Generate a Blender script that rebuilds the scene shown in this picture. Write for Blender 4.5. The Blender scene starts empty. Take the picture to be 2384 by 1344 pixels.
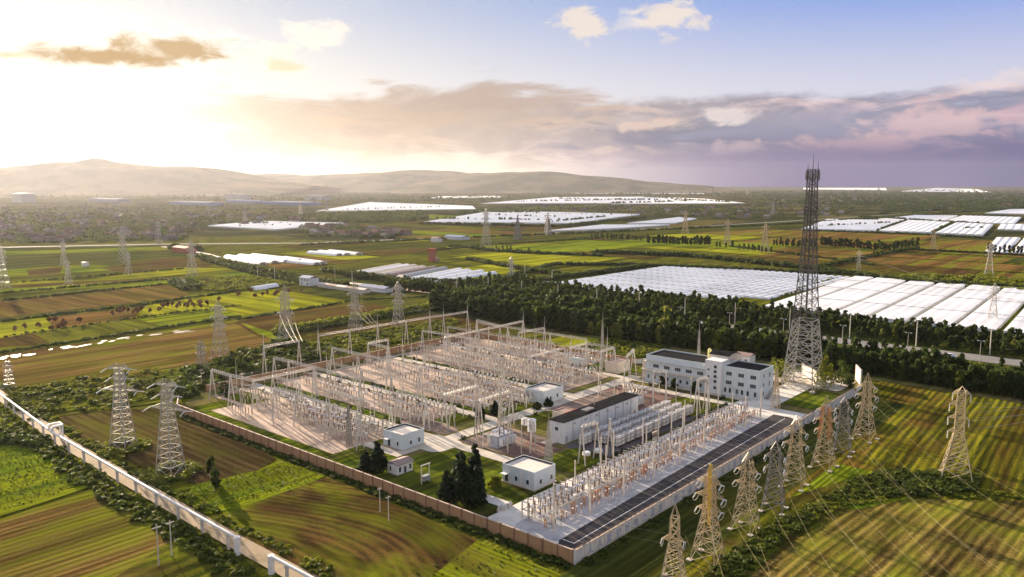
import bpy, math, random
import numpy as np
R=math.radians
rnd=random.Random(7)
sc=bpy.context.scene
# ---------------------------------------------------------------- camera
F=1857.;CX=1192.;CY=672.;H=85.
T=math.atan(242/F);ct,st=math.cos(T),math.sin(T)
cam=bpy.data.cameras.new('camera');co=bpy.data.objects.new('camera',cam);sc.collection.objects.link(co)
co.location=(0,0,H);co.rotation_euler=(math.pi/2-T,0,0)
cam.sensor_width=36;cam.lens=36*F/2384;cam.clip_start=1;cam.clip_end=60000
sc.camera=co
sc.render.resolution_x=1024;sc.render.resolution_y=577
sc.view_settings.view_transform='Standard';sc.view_settings.look='None';sc.view_settings.gamma=1
EXP=1.62;HAZE=1.6e-5
sc.view_settings.exposure=EXP
sc.cycles.max_bounces=5;sc.cycles.diffuse_bounces=2;sc.cycles.glossy_bounces=2;sc.cycles.transparent_max_bounces=6;sc.cycles.volume_bounces=1
# ---------------------------------------------------------------- tiny node helper
class NT:
    def __init__(s,nt): s.t=nt;nt.nodes.clear()
    def n(s,typ,ins=None,**kw):
        d=s.t.nodes.new(typ)
        for k,v in kw.items(): setattr(d,k,v)
        for k,v in (ins or {}).items():
            i=d.inputs[k]
            if isinstance(v,bpy.types.NodeSocket): s.t.links.new(v,i)
            elif v is not None: i.default_value=(*v,1) if i.type=='RGBA' and len(v)==3 else v
        return d
    def m(s,op,a,b=None,c=None):
        return s.n('ShaderNodeMath',{0:a,1:b,2:c},operation=op).outputs[0]
    def mix(s,f,a,b,bt='MIX'):
        d=s.n('ShaderNodeMix',data_type='RGBA',blend_type=bt)
        for k,v in ((0,f),(6,a),(7,b)):
            if isinstance(v,bpy.types.NodeSocket): s.t.links.new(v,d.inputs[k])
            else: d.inputs[k].default_value=v if k==0 else (*v,1)[:4]
        return d.outputs[2]
    def ss(s,x,a,b,lo=0.,hi=1.):
        return s.n('ShaderNodeMapRange',{0:x,1:a,2:b,3:lo,4:hi},interpolation_type='SMOOTHSTEP').outputs[0]
# ---------------------------------------------------------------- world: sky
def dirang(px,py):
    x=(px-CX)/F;y=(CY-py)/F
    d=(x,ct+y*st,-st+y*ct);l=math.sqrt(sum(c*c for c in d))
    return math.atan2(d[0],d[1]),math.asin(d[2]/l)
SUN_AZ=R(-36);SUN_EL=R(13)
w=bpy.data.worlds.new('World');sc.world=w;w.use_nodes=True
n=NT(w.node_tree)
tc=n.n('ShaderNodeTexCoord').outputs['Generated']
sx=n.n('ShaderNodeSeparateXYZ',{0:tc})
X,Y,Z=sx.outputs
az=n.m('ARCTAN2',X,Y);el=n.m('ARCSINE',Z)
def srgb(r,g,b):
    f=lambda c:(c/255/12.92 if c<10.3 else ((c/255+.055)/1.055)**2.4)
    return (f(r),f(g),f(b))
def sky(r,g,b,k=1.): return tuple(c*k/2**EXP for c in srgb(r,g,b))
sk=n.n('ShaderNodeTexSky',sky_type='NISHITA',sun_disc=False)
sk.sun_elevation=SUN_EL;sk.sun_rotation=SUN_AZ;sk.altitude=100;sk.dust_density=2.
nis=n.mix(1.,sk.outputs[0],(.05,.05,.05),'MULTIPLY')
e2=n.ss(el,R(2),R(16));a2=n.ss(az,R(-25),R(32))
lo=n.mix(a2,sky(246,226,186),sky(196,186,204))
mid=n.mix(a2,sky(232,228,222),sky(212,212,230))
hi=n.mix(a2,sky(182,194,214),sky(104,150,232))
s1=n.mix(n.ss(el,R(1),R(6.5)),lo,mid)
s1=n.mix(n.ss(el,R(5),R(14.5)),s1,hi)
s1=n.mix(n.ss(el,R(16),R(50)),s1,sky(190,202,224,1.))      # unseen upper sky, brightened to light the ground
s1=n.mix(.05,s1,nis)
# cloud noise in (azimuth, elevation)
def cn(sa,se,sc_,det,dist=0.,off=0.):
    v=n.n('ShaderNodeCombineXYZ',{0:n.m('MULTIPLY',az,sa),1:n.m('MULTIPLY',el,se),2:off}).outputs[0]
    return n.n('ShaderNodeTexNoise',{'Vector':v,'Scale':sc_,'Detail':det,'Roughness':.58,'Distortion':dist}).outputs[0]
N1=cn(5,22,1.,7,.8);N2=cn(8,42,1.,7,.7,4.);N3=cn(26,52,1.,8,.5,9.)
# broad cloud deck, between 2 and 7 degrees, thinning to the left
def band(e,l0,l1,h1,h0): return n.m('MULTIPLY',n.ss(e,R(l0),R(l1)),n.ss(e,R(h1),R(h0),1.,0.))
deck=n.m('MULTIPLY',band(el,.3,1.8,4.8,7.2),n.ss(az,R(-25),R(-15)))
deckm=n.ss(n.m('ADD',n.m('MULTIPLY',deck,.46),n.m('ADD',n.m('MULTIPLY',N1,.75),n.m('MULTIPLY',N3,.3))),.7,.95)
dc=n.mix(a2,sky(206,178,146),sky(126,128,156))
dc=n.mix(n.ss(N2,.46,.6),dc,n.mix(a2,sky(246,222,192),sky(232,200,200)))
dc=n.mix(n.m('MULTIPLY',n.ss(N3,.38,.62),.5),dc,n.mix(a2,sky(176,150,126),sky(100,104,134)))
s1=n.mix(n.m('MULTIPLY',deckm,.85),s1,dc)
def blob(px,py,wx,wy,ns,amp,lo_=.35,hi_=1.):
    a0,e0=dirang(px,py);q=math.cos(a0)
    da=n.m('DIVIDE',n.m('SUBTRACT',az,a0),wx/F*q);de=n.m('DIVIDE',n.m('SUBTRACT',el,e0),wy/F)
    d=n.m('SQRT',n.m('ADD',n.m('MULTIPLY',da,da),n.m('MULTIPLY',de,de)))
    return n.ss(n.m('ADD',n.m('SUBTRACT',1.,d),n.m('MULTIPLY',n.m('SUBTRACT',ns,.5),amp)),lo_,hi_)
# long grey streak and pink heaps on the right
for (px,py,wx,wy,c,k) in [(950,265,480,55,sky(196,170,146),.8),(1150,235,240,45,sky(180,158,146),.75),(1650,318,330,42,sky(108,114,136),.95),(1930,300,330,40,sky(146,148,174),.7),(620,270,260,34,sky(214,186,152),.7),(800,330,300,20,sky(216,190,160),.6),
     (1720,345,60,14,sky(236,208,200),.8),(2010,335,150,24,sky(238,200,192),.8),(2160,290,130,45,sky(232,196,196),.7),(1440,350,80,12,sky(240,214,190),.7),(2380,280,60,40,sky(226,186,194),.6),
     (1540,290,130,14,sky(232,204,184),.7),(2310,195,75,20,sky(240,220,216),.7),(1700,270,60,22,sky(245,232,226),.6)]:
    s1=n.mix(n.m('MULTIPLY',blob(px,py,wx*1.25,wy*1.3,N2 if wx>200 else N3,3.2,.05,.75),k),s1,c)
for (px,py,wx,wy,c,k) in [(1355,55,52,32,sky(240,226,212),.9),(1550,40,72,34,sky(240,226,214),.95),(1460,48,40,22,sky(232,226,224),.5),(730,78,68,30,sky(250,242,230),.9),(640,140,70,38,sky(252,242,224),.95),(660,150,46,13,sky(240,212,165),.8),
     (200,75,60,38,sky(255,255,255,1.2),1.),(330,100,190,36,sky(255,250,240,1.15),1.),(430,110,85,32,sky(255,250,240,1.1),1.)]:
    s1=n.mix(n.m('MULTIPLY',blob(px,py,wx*1.35,wy*1.35,N3,2.6,.05,.6),k),s1,c)
# sun glow, white out on the left
ga,ge=dirang(40,262)
dd=n.m('ADD',n.m('POWER',n.m('DIVIDE',n.m('SUBTRACT',az,ga),.185),2.),n.m('POWER',n.m('DIVIDE',n.m('SUBTRACT',el,ge),.084),2.))
g=n.m('POWER',2.718,n.m('MULTIPLY',dd,-1.))
s1=n.mix(n.m('MINIMUM',n.m('MULTIPLY',g,1.5),1.),s1,sky(255,249,232,1.12))
for (px,py,wx,wy,c,k) in [(240,129,150,20,sky(176,138,74),1.),(400,110,120,24,sky(184,148,88),.95),(20,128,45,9,sky(226,190,130),.7)]:
    s1=n.mix(n.m('MULTIPLY',blob(px,py,wx*1.45,wy*1.4,N3,2.2,.0,.75),k),s1,c)
# murky purple base of the sky on the right, cream on the left
s1=n.mix(n.m('MULTIPLY',n.ss(el,R(4.2),R(1.4)),n.ss(az,R(-6),R(22))),s1,sky(70,66,128))
s1=n.mix(n.m('MULTIPLY',n.ss(el,R(2.6),R(.2)),n.ss(az,R(8),R(-16))),s1,sky(248,230,186))
# even bright sky added behind and beside the camera as fill light
s1=n.mix(n.ss(Y,.45,-.2),s1,sky(200,204,220,1.))
bg=n.n('ShaderNodeBackground',{0:s1,1:1.})
n.n('ShaderNodeOutputWorld',{0:bg.outputs[0]})
w.cycles.sampling_method='MANUAL';w.cycles.sample_map_resolution=512
# ---------------------------------------------------------------- sun
sl=bpy.data.lights.new('sun','SUN');sl.energy=5.0;sl.angle=R(.6);sl.color=(1.,.80,.56)
so=bpy.data.objects.new('sun',sl);sc.collection.objects.link(so)
so.rotation_euler=(math.pi/2-SUN_EL,0,math.pi-SUN_AZ)
so.location=(-200,200,300)
# ---------------------------------------------------------------- plan coordinates (metres on the ground)
def P(px,py,z=0.):
    x=(px-CX)/F;y=(CY-py)/F;d=(x,ct+y*st,-st+y*ct);k=(z-H)/d[2]
    return (d[0]*k,d[1]*k)
AZ=R(40.7566);U=(math.sin(AZ),math.cos(AZ));V=(-U[1],U[0]);C0=(14.0443,170.3079);RZ=math.pi/2-AZ
def W(u,v,z=0.): return (C0[0]+u*U[0]+v*V[0],C0[1]+u*U[1]+v*V[1],z)
def uv(px,py,z=0.):
    p=P(px,py,z);dx=p[0]-C0[0];dy=p[1]-C0[1];return (dx*U[0]+dy*U[1],dx*V[0]+dy*V[1])
def rect(u0,u1,v0,v1): return [W(u0,v0)[:2],W(u1,v0)[:2],W(u1,v1)[:2],W(u0,v1)[:2]]
# ---------------------------------------------------------------- materials
MATS={}
def new(name):
    m=bpy.data.materials.new(name);m.use_nodes=True;MATS[name]=m
    return m,NT(m.node_tree)
def outp(t,col,rough=.8,bump=None,metal=0.,spec=.3,trans=None):
    ins={'Base Color':col,'Roughness':rough,'Metallic':metal,'Specular IOR Level':spec}
    if bump is not None: ins['Normal']=bump
    b=t.n('ShaderNodeBsdfPrincipled',ins)
    o=b.outputs[0]
    if trans:
        tr=t.n('ShaderNodeBsdfTranslucent',{0:trans})
        o=t.n('ShaderNodeMixShader',{0:.5,1:o,2:tr.outputs[0]}).outputs[0]
    t.n('ShaderNodeOutputMaterial',{0:o})
def plain(name,c,rough=.75,var=.18,scale=.8,metal=0.,spec=.3):
    m,t=new(name);pos=t.n('ShaderNodeNewGeometry').outputs['Position']
    nz=t.n('ShaderNodeTexNoise',{'Vector':pos,'Scale':scale,'Detail':4}).outputs[0]
    oi=t.n('ShaderNodeObjectInfo').outputs['Random']
    f=t.m('ADD',t.m('MULTIPLY',nz,1.3),t.m('MULTIPLY',oi,.35))
    col=t.mix(t.ss(f,.3,1.1),tuple(x*(1-var) for x in c),tuple(min(1,x*(1+var)) for x in c))
    outp(t,col,rough,metal=metal,spec=spec);return m
def weathered(name,c,dirt,rough=.8,amt=.5):
    m,t=new(name);pos=t.n('ShaderNodeTexCoord').outputs['Object']
    mp=t.n('ShaderNodeMapping',{0:pos,3:(1,1,.15)}).outputs[0]
    a=t.n('ShaderNodeTexNoise',{'Vector':mp,'Scale':1.4,'Detail':6,'Roughness':.65}).outputs[0]
    b=t.n('ShaderNodeTexNoise',{'Vector':pos,'Scale':.35,'Detail':3}).outputs[0]
    f=t.m('MULTIPLY',t.ss(t.m('ADD',a,t.m('MULTIPLY',b,.4)),.6,.95),amt)
    outp(t,t.mix(f,c,dirt),rough);return m
def field(name,c1,c2,c3,dirn='u',pitch=1.6,rel=.6,patch=.02,wob=0.,alt=None):
    """crop or ploughed land: streaks along the rows, broad patches, row relief"""
    m,t=new(name);pos=t.n('ShaderNodeNewGeometry').outputs['Position']
    ang={'u':RZ,'v':RZ+math.pi/2}.get(dirn,dirn)
    if wob:
        wn=t.n('ShaderNodeTexNoise',{'Vector':pos,'Scale':.012,'Detail':1}).outputs['Color']
        wn=t.n('ShaderNodeVectorMath',{0:wn,1:(.5,.5,.5)},operation='SUBTRACT').outputs[0]
        wn=t.n('ShaderNodeVectorMath',{0:wn,3:wob},operation='SCALE').outputs[0]
        pos=t.n('ShaderNodeVectorMath',{0:pos,1:wn},operation='ADD').outputs[0]
    rot=t.n('ShaderNodeVectorRotate',{0:pos,'Angle':-ang},rotation_type='Z_AXIS').outputs[0]
    def nz(sa,sb,det=3,off=0.):
        mp=t.n('ShaderNodeMapping',{0:rot,1:(off,off,0),3:(sa,sb,1)}).outputs[0]
        return t.n('ShaderNodeTexNoise',{'Vector':mp,'Scale':1.,'Detail':det,'Roughness':.6}).outputs[0]
    row=nz(.03,1/pitch,3);row2=nz(.012,.16/pitch*1.6,2,5.);pat=t.n('ShaderNodeTexNoise',{'Vector':pos,'Scale':patch,'Detail':5,'Roughness':.65}).outputs[0]
    fine=t.n('ShaderNodeTexNoise',{'Vector':pos,'Scale':1.4,'Detail':5,'Roughness':.75}).outputs[0]
    yy=t.n('ShaderNodeSeparateXYZ',{0:rot}).outputs[1]
    wv=t.m('SINE',t.m('MULTIPLY',t.m('ADD',yy,t.m('MULTIPLY',nz(.05,.25,2,3.),.7)),6.2832/(pitch*1.15)))
    rw=t.m('ADD',t.m('MULTIPLY',wv,.06),t.m('ADD',t.m('MULTIPLY',row,.5),t.m('MULTIPLY',fine,.5)))
    col=t.mix(t.ss(rw,.42,.6),c1,c2)
    col=t.mix(t.ss(t.m('ADD',t.m('MULTIPLY',row2,.6),t.m('MULTIPLY',pat,.7)),.55,.85),col,c3)
    cs=nz(.005,.11,3,21.);col=t.mix(1.,col,t.mix(t.ss(cs,.36,.64),(.7,.69,.64),(1.38,1.40,1.1)),'MULTIPLY')
    if alt: # broad strips of a second crop
        s=nz(.004,.05,1,11.);col=t.mix(t.ss(s,.55,.58),col,alt)
    h=t.m('ADD',t.m('MULTIPLY',wv,.2),t.m('ADD',row,fine))
    bp=t.n('ShaderNodeBump',{'Height':h,'Distance':rel,'Strength':.8}).outputs[0]
    outp(t,col,1.,bp,spec=0.);return m
LIME=(.21,.24,.012);LIM2=(.125,.145,.011);OLI=(.09,.082,.015);DKG=(.026,.036,.009);BRN=(.105,.060,.024);TAN=(.175,.112,.045);DBR=(.046,.029,.015);YEL=(.30,.255,.022);GRN=(.06,.115,.013)
field('grn_u',LIM2,LIME,GRN,'u',1.4,.5);field('grn_v',LIM2,LIME,OLI,'v',1.4,.5)
field('oli_u',OLI,LIM2,DKG,'u',1.6,.5);field('oli_v',OLI,LIM2,DKG,'v',1.6,.5)
field('brn_u',DBR,BRN,OLI,'u',1.8,.5);field('brn_v',DBR,BRN,OLI,'v',2.0,.5)
field('plough_v',DBR,(.10,.072,.035),(.085,.085,.015),'v',2.6,.7,wob=3.)
field('plough_arc',DBR,BRN,LIM2,'v',1.9,.6,.03,wob=34.)
field('stub_u',BRN,TAN,LIM2,'u',2.2,.5,.012,wob=2.)
field('tan_u',BRN,TAN,OLI,'u',2.2,.4);field('tan_v',BRN,TAN,OLI,'v',2.2,.4)
field('yel_u',LIME,YEL,LIM2,'u',2.,.4);field('yel_v',LIME,YEL,LIM2,'v',2.,.4)
field('org_u',(.12,.066,.028),(.19,.105,.04),OLI,'u',4.,.4,.01,alt=(.15,.15,.018));field('dk_u',DKG,(.055,.07,.02),OLI,'u',2.,.4)
field('right_u',(.04,.045,.01),(.175,.165,.014),(.095,.058,.018),RZ+R(3),2.1,.7,.035,wob=1.5)
field('right_near',(.07,.048,.018),(.2,.15,.05),(.14,.155,.015),RZ-R(4),1.9,.6,.03,wob=5.)
field('lawn',(.05,.075,.01),(.13,.15,.014),(.05,.05,.015),'u',3.,.25,.08)
field('dry',(.12,.1,.045),(.17,.13,.07),(.09,.1,.03),'u',3.,.2,.06)
field('scrub',(.04,.055,.01),(.13,.14,.015),(.09,.065,.022),'u',4.,.9,.05,wob=20.)
# far plain: patchwork of farmland
m,t=new('plain_far');pos=t.n('ShaderNodeNewGeometry').outputs['Position']
rot=t.n('ShaderNodeVectorRotate',{0:pos,'Angle':-RZ},rotation_type='Z_AXIS').outputs[0]
mp=t.n('ShaderNodeMapping',{0:rot,3:(1/260,1/110,1)}).outputs[0]
vo=t.n('ShaderNodeTexVoronoi',{'Vector':mp,'Scale':1.},distance='CHEBYCHEV');vc=t.n('ShaderNodeSeparateColor',{0:vo.outputs['Color']}).outputs
nz=t.n('ShaderNodeTexNoise',{'Vector':pos,'Scale':.004,'Detail':6,'Roughness':.7}).outputs[0]
c=t.mix(vc[0],(.08,.09,.02),(.12,.085,.035));c=t.mix(t.ss(vc[1],.5,.55),c,(.04,.045,.016));c=t.mix(t.ss(nz,.44,.58),c,(.022,.028,.012))
outp(t,c,1.,spec=0.)
def gravel(name,c1,c2,c3,s=.35):
    m,t=new(name);pos=t.n('ShaderNodeNewGeometry').outputs['Position']
    a=t.n('ShaderNodeTexNoise',{'Vector':pos,'Scale':s*.25,'Detail':6,'Roughness':.7}).outputs[0]
    b=t.n('ShaderNodeTexNoise',{'Vector':pos,'Scale':6*s,'Detail':5,'Roughness':.75}).outputs[0]
    col=t.mix(t.ss(b,.35,.65),c1,c2);col=t.mix(t.ss(a,.45,.68),col,c3)
    outp(t,col,.9,t.n('ShaderNodeBump',{'Height':b,'Distance':.08,'Strength':.6}).outputs[0],spec=.15)
gravel('gravel_pink',(.38,.27,.21),(.56,.44,.35),(.3,.21,.155))
gravel('gravel_brown',(.2,.14,.11),(.29,.21,.17),(.14,.1,.08))
gravel('gravel_red',(.16,.09,.075),(.22,.13,.105),(.13,.08,.065))
gravel('gravel_grey',(.36,.35,.37),(.52,.5,.5),(.27,.28,.3))
gravel('gravel_dark',(.1,.09,.095),(.15,.14,.14),(.07,.065,.07))
gravel('concrete',(.5,.44,.37),(.6,.54,.46),(.4,.35,.29),.6)
gravel('concrete_white',(.62,.58,.54),(.72,.68,.63),(.5,.47,.43),.6)
gravel('asphalt',(.04,.035,.04),(.058,.05,.054),(.03,.029,.032),.5)
gravel('highway',(.2,.19,.18),(.26,.25,.24),(.17,.16,.15),.3)
gravel('soil_road',(.3,.22,.14),(.36,.28,.19),(.22,.17,.09),.4)
weathered('brick_wall',(.44,.25,.125),(.27,.16,.09),amt=.55)
plain('brick_pillar',(.25,.12,.08));plain('coping',(.45,.35,.27))
weathered('white_wall',(.66,.62,.57),(.45,.4,.36));plain('wall_rail',(.14,.10,.08))
plain('char_blue',(.2,.24,.36),var=.3)
weathered('paint_pale',(.60,.66,.68),(.48,.52,.52),amt=.5);weathered('paint_white',(.72,.72,.72),(.5,.48,.46),amt=.5)
weathered('paint_cream',(.66,.58,.48),(.5,.42,.34));plain('roof_dark',(.022,.022,.023),1.,var=.4,scale=.3,spec=0.);plain('house_wall',(.3,.25,.21),1.,spec=0.);plain('house_roof',(.14,.08,.055),1.,spec=0.);plain('house_grey',(.19,.17,.17),1.,spec=0.);plain('house_brown',(.16,.11,.09),1.,spec=0.);plain('roof_light',(.62,.54,.48),var=.15,scale=.5)
plain('parapet_dark',(.05,.05,.055));plain('roof_red',(.33,.11,.07));plain('roof_brown',(.28,.2,.17));plain('trim_red',(.36,.08,.05));plain('roof_blue',(.16,.2,.32))
m,t=new('glass');outp(t,(.035,.04,.05),.12,spec=.6)
m,t=new('white_film');pos=t.n('ShaderNodeNewGeometry').outputs['Position']
rot=t.n('ShaderNodeVectorRotate',{0:pos,'Angle':-RZ},rotation_type='Z_AXIS').outputs[0]
a=t.n('ShaderNodeTexNoise',{'Vector':t.n('ShaderNodeMapping',{0:rot,3:(.02,.35,1)}).outputs[0],'Scale':1.,'Detail':4}).outputs[0]
b=t.n('ShaderNodeTexNoise',{'Vector':pos,'Scale':.02,'Detail':4}).outputs[0]
c=t.mix(t.ss(a,.35,.7),(.80,.79,.79),(.90,.89,.88));outp(t,t.mix(t.ss(b,.4,.75),c,(.68,.67,.66)),.45,spec=.4)
def metal(name,c,rough=.45): plain(name,c,rough,.2,.5,.35,.5)
metal('galv',(.44,.41,.36));metal('galv_warm',(.52,.42,.27));plain('soil_gap',(.10,.075,.05));metal('galv_pale',(.56,.53,.49));metal('galv_dark',(.25,.23,.21));metal('steel_backlit',(.13,.115,.10));plain('rust',(.42,.2,.1),.7)  # telecom tower top steel has its backlit darkness put into the colour
plain('conc_post',(.56,.51,.44),.8);plain('porcelain',(.16,.085,.06),.3,spec=.6);plain('porcelain_grey',(.45,.46,.5),.35,spec=.5)
plain('equip_white',(.72,.71,.70),.5);plain('equip_grey',(.33,.34,.35),.5);plain('wire',(.3,.28,.24),.5,metal=.3);plain('wire_gold',(.42,.36,.2),.5,metal=.3)
plain('line_white',(.6,.58,.56));plain('pipe_white',(.74,.70,.66),.5);plain('rock',(.5,.46,.42));plain('yellow',(.6,.4,.05));plain('orange',(.5,.2,.06));plain('car_white',(.7,.7,.72),.3);plain('car_dark',(.05,.05,.06),.25);plain('lime_tank',(.65,.66,.25))
m,t=new('water');nz=t.n('ShaderNodeTexNoise',{'Vector':t.n('ShaderNodeNewGeometry').outputs['Position'],'Scale':.8,'Detail':3}).outputs[0]
outp(t,(.3,.25,.2),.4,t.n('ShaderNodeBump',{'Height':nz,'Distance':.05,'Strength':.3}).outputs[0],spec=.5)
def leaf(name,c1,c2,c3,hv=.5):
    m,t=new(name);tcn=t.n('ShaderNodeTexCoord').outputs['Object'];oi=t.n('ShaderNodeObjectInfo').outputs['Random']
    a=t.n('ShaderNodeTexNoise',{'Vector':tcn,'Scale':.45,'Detail':3}).outputs[0]
    f=t.m('ADD',t.m('MULTIPLY',oi,hv),a)
    col=t.mix(t.ss(f,.45,.95),c1,c2)
    b=t.n('ShaderNodeTexNoise',{'Vector':t.n('ShaderNodeNewGeometry').outputs['Position'],'Scale':1.7,'Detail':2}).outputs[0]
    col=t.mix(t.ss(b,.52,.72),col,c3)
    outp(t,col,.7,spec=.2,trans=col);return m
leaf('leaf_belt',(.018,.034,.008),(.055,.08,.014),(.10,.13,.02))
leaf('leaf_lime',(.13,.16,.025),(.2,.21,.03),(.24,.25,.04))
leaf('leaf_mid',(.035,.055,.009),(.085,.11,.014),(.14,.155,.018))
leaf('leaf_pine',(.010,.022,.010),(.018,.034,.014),(.03,.05,.018))
leaf('leaf_bush',(.02,.035,.012),(.035,.05,.015),(.05,.065,.02))
leaf('leaf_red',(.07,.03,.015),(.11,.05,.025),(.13,.07,.03))
leaf('leaf_crop',(.10,.13,.012),(.18,.20,.016),(.24,.24,.022))
plain('bark',(.12,.09,.06),.9)
m,t=new('hill');pos=t.n('ShaderNodeNewGeometry').outputs['Position']
a=t.n('ShaderNodeTexNoise',{'Vector':pos,'Scale':.0022,'Detail':7,'Roughness':.65}).outputs[0]
outp(t,t.mix(t.ss(a,.42,.6),(.09,.09,.06),(.17,.145,.095)),1.,spec=0.)
# ---------------------------------------------------------------- mesh building
COL=sc.collection;KIDS={}
def setp(o,label=None,cat=None,group=None,kind=None):
    if label: o['label']=label
    if cat: o['category']=cat
    if group: o['group']=group
    if kind: o['kind']=kind
    return o
def link(o,parent=None):
    COL.objects.link(o)
    if parent is not None: o.parent=parent;KIDS.setdefault(parent.name,[]).append(o)
    return o
class MB:
    def __init__(s): s.v=[];s.f=[];s.m=[];s.cur=0
    def add(s,vs,fs):
        b=len(s.v);s.v+=vs;s.f+=[tuple(i+b for i in f) for f in fs];s.m+=[s.cur]*len(fs);return s
    def bx(s,x0,x1,y0,y1,z0,z1):
        return s.add([(x,y,z) for z in (z0,z1) for x,y in ((x0,y0),(x1,y0),(x1,y1),(x0,y1))],[(3,2,1,0),(4,5,6,7),(0,1,5,4),(1,2,6,5),(2,3,7,6),(3,0,4,7)])
    def bar(s,p,q,r,r2=None):
        r2=r if r2 is None else r2
        d=np.subtract(q,p).astype(float);L=np.linalg.norm(d)
        if L<1e-6: return s
        d/=L;a=np.cross(d,(0,0,1) if abs(d[2])<.9 else (1,0,0));a/=np.linalg.norm(a);b=np.cross(d,a)
        vs=[]
        for c,rr in ((p,r),(q,r2)):
            for i,j in ((-1,-1),(1,-1),(1,1),(-1,1)): vs.append(tuple(np.add(c,(a*i+b*j)*rr)))
        return s.add(vs,[(3,2,1,0),(4,5,6,7),(0,1,5,4),(1,2,6,5),(2,3,7,6),(3,0,4,7)])
    def cyl(s,x,y,z0,z1,r0,r1=None,k=8):
        r1=r0 if r1 is None else r1
        vs=[(x+r*math.cos(6.2832*i/k),y+r*math.sin(6.2832*i/k),z) for z,r in ((z0,r0),(z1,r1)) for i in range(k)]
        return s.add(vs,[(i,(i+1)%k,k+(i+1)%k,k+i) for i in range(k)]+[tuple(range(k,2*k)),tuple(range(k-1,-1,-1))])
    def hcyl(s,p,q,r,k=8):
        d=np.subtract(q,p).astype(float);L=np.linalg.norm(d);d/=L;a=np.cross(d,(0,0,1) if abs(d[2])<.9 else (1,0,0));a/=np.linalg.norm(a);b=np.cross(d,a)
        vs=[tuple(np.add(c,(a*math.cos(6.2832*i/k)+b*math.sin(6.2832*i/k))*r)) for c in (p,q) for i in range(k)]
        return s.add(vs,[(i,(i+1)%k,k+(i+1)%k,k+i) for i in range(k)]+[tuple(range(k,2*k)),tuple(range(k-1,-1,-1))])
    def poly(s,pts,z=0.):
        a=sum(pts[i][0]*pts[(i+1)%len(pts)][1]-pts[(i+1)%len(pts)][0]*pts[i][1] for i in range(len(pts)))
        if a<0: pts=pts[::-1]
        return s.add([(p[0],p[1],z) for p in pts],[tuple(range(len(pts)))])
    def arch(s,x0,x1,yc,w,h,k=6,z0=0.):
        pts=[(yc+math.cos(math.pi*i/k)*w/2,z0+math.sin(math.pi*i/k)*h) for i in range(k+1)]
        vs=[(x,a,b) for x in (x0,x1) for a,b in pts];n_=k+1
        return s.add(vs,[(i+1,i,n_+i,n_+i+1) for i in range(k)]+[tuple(range(n_)),tuple(range(2*n_-1,n_-1,-1))])
    def mesh(s,name,mats):
        me=bpy.data.meshes.new(name);me.from_pydata(s.v,[],s.f)
        for x in (mats if isinstance(mats,(list,tuple)) else [mats]): me.materials.append(MATS[x])
        if max(s.m or [0])>0: me.polygons.foreach_set('material_index',s.m)
        me.update();return me
    def build(s,name,mats,parent=None,loc=None,rz=None):
        o=bpy.data.objects.new(name,s.mesh(name,mats));link(o,parent)
        if loc is not None: o.location=loc
        if rz is not None: o.rotation_euler=(0,0,rz)
        return o
def npmesh(name,v,f,mat):
    me=bpy.data.meshes.new(name);nf=len(f);k=f.shape[1]
    me.vertices.add(len(v));me.vertices.foreach_set('co',v.astype(np.float32).ravel())
    me.loops.add(nf*k);me.loops.foreach_set('vertex_index',f.astype(np.int32).ravel())
    me.polygons.add(nf);me.polygons.foreach_set('loop_start',np.arange(0,nf*k,k,dtype=np.int32))
    me.update(calc_edges=True);me.materials.append(MATS[mat]);return me
def empty(name,loc,rz,label,cat,group=None):
    o=bpy.data.objects.new(name,None);COL.objects.link(o);o.location=loc;o.rotation_euler=(0,0,rz);o.empty_display_size=.5
    return setp(o,label,cat,group)
def copy_tree(o,parent=None):
    c=o.copy();COL.objects.link(c)
    if parent is not None: c.parent=parent;KIDS.setdefault(parent.name,[]).append(c)
    for k in KIDS.get(o.name,[]): copy_tree(k,c)
    return c
class Kind:
    """first placement moves the model itself, later ones are copies"""
    def __init__(s,o): s.o=o;s.used=False
    def put(s,loc,rz=0.,label=None,scale=1.,group=None,hz=None):
        c=copy_tree(s.o) if s.used else s.o
        s.used=True;c.location=loc;c.rotation_euler=(0,0,rz);c.scale=(scale,scale,scale if hz is None else hz)
        if label: c['label']=label
        if group: c['group']=group
        return c
def struct(name,mb,mat): return setp(mb.build(name,mat),kind='structure')
def sheet(name,pts,z,mat): return struct(name,MB().poly(pts,z),mat)
# ---------------------------------------------------------------- ground, fields, roads
struct('ground',MB().poly([(-22000,-600),(22000,-600),(22000,30000),(-22000,30000)],0.),'plain_far')
zi=[0]
def fpx(mat,*pts,name='field'):
    zi[0]+=1;return sheet(name,[P(*p) for p in pts],.02+.005*zi[0],mat)
def fuv(mat,u0,u1,v0,v1,name='field'):
    zi[0]+=1;return sheet(name,rect(u0,u1,v0,v1),.02+.005*zi[0],mat)
# wide under-layers
fpx('oli_u',(-700,1500),(3200,1500),(3200,560),(-700,560),name='farmland')
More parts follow.
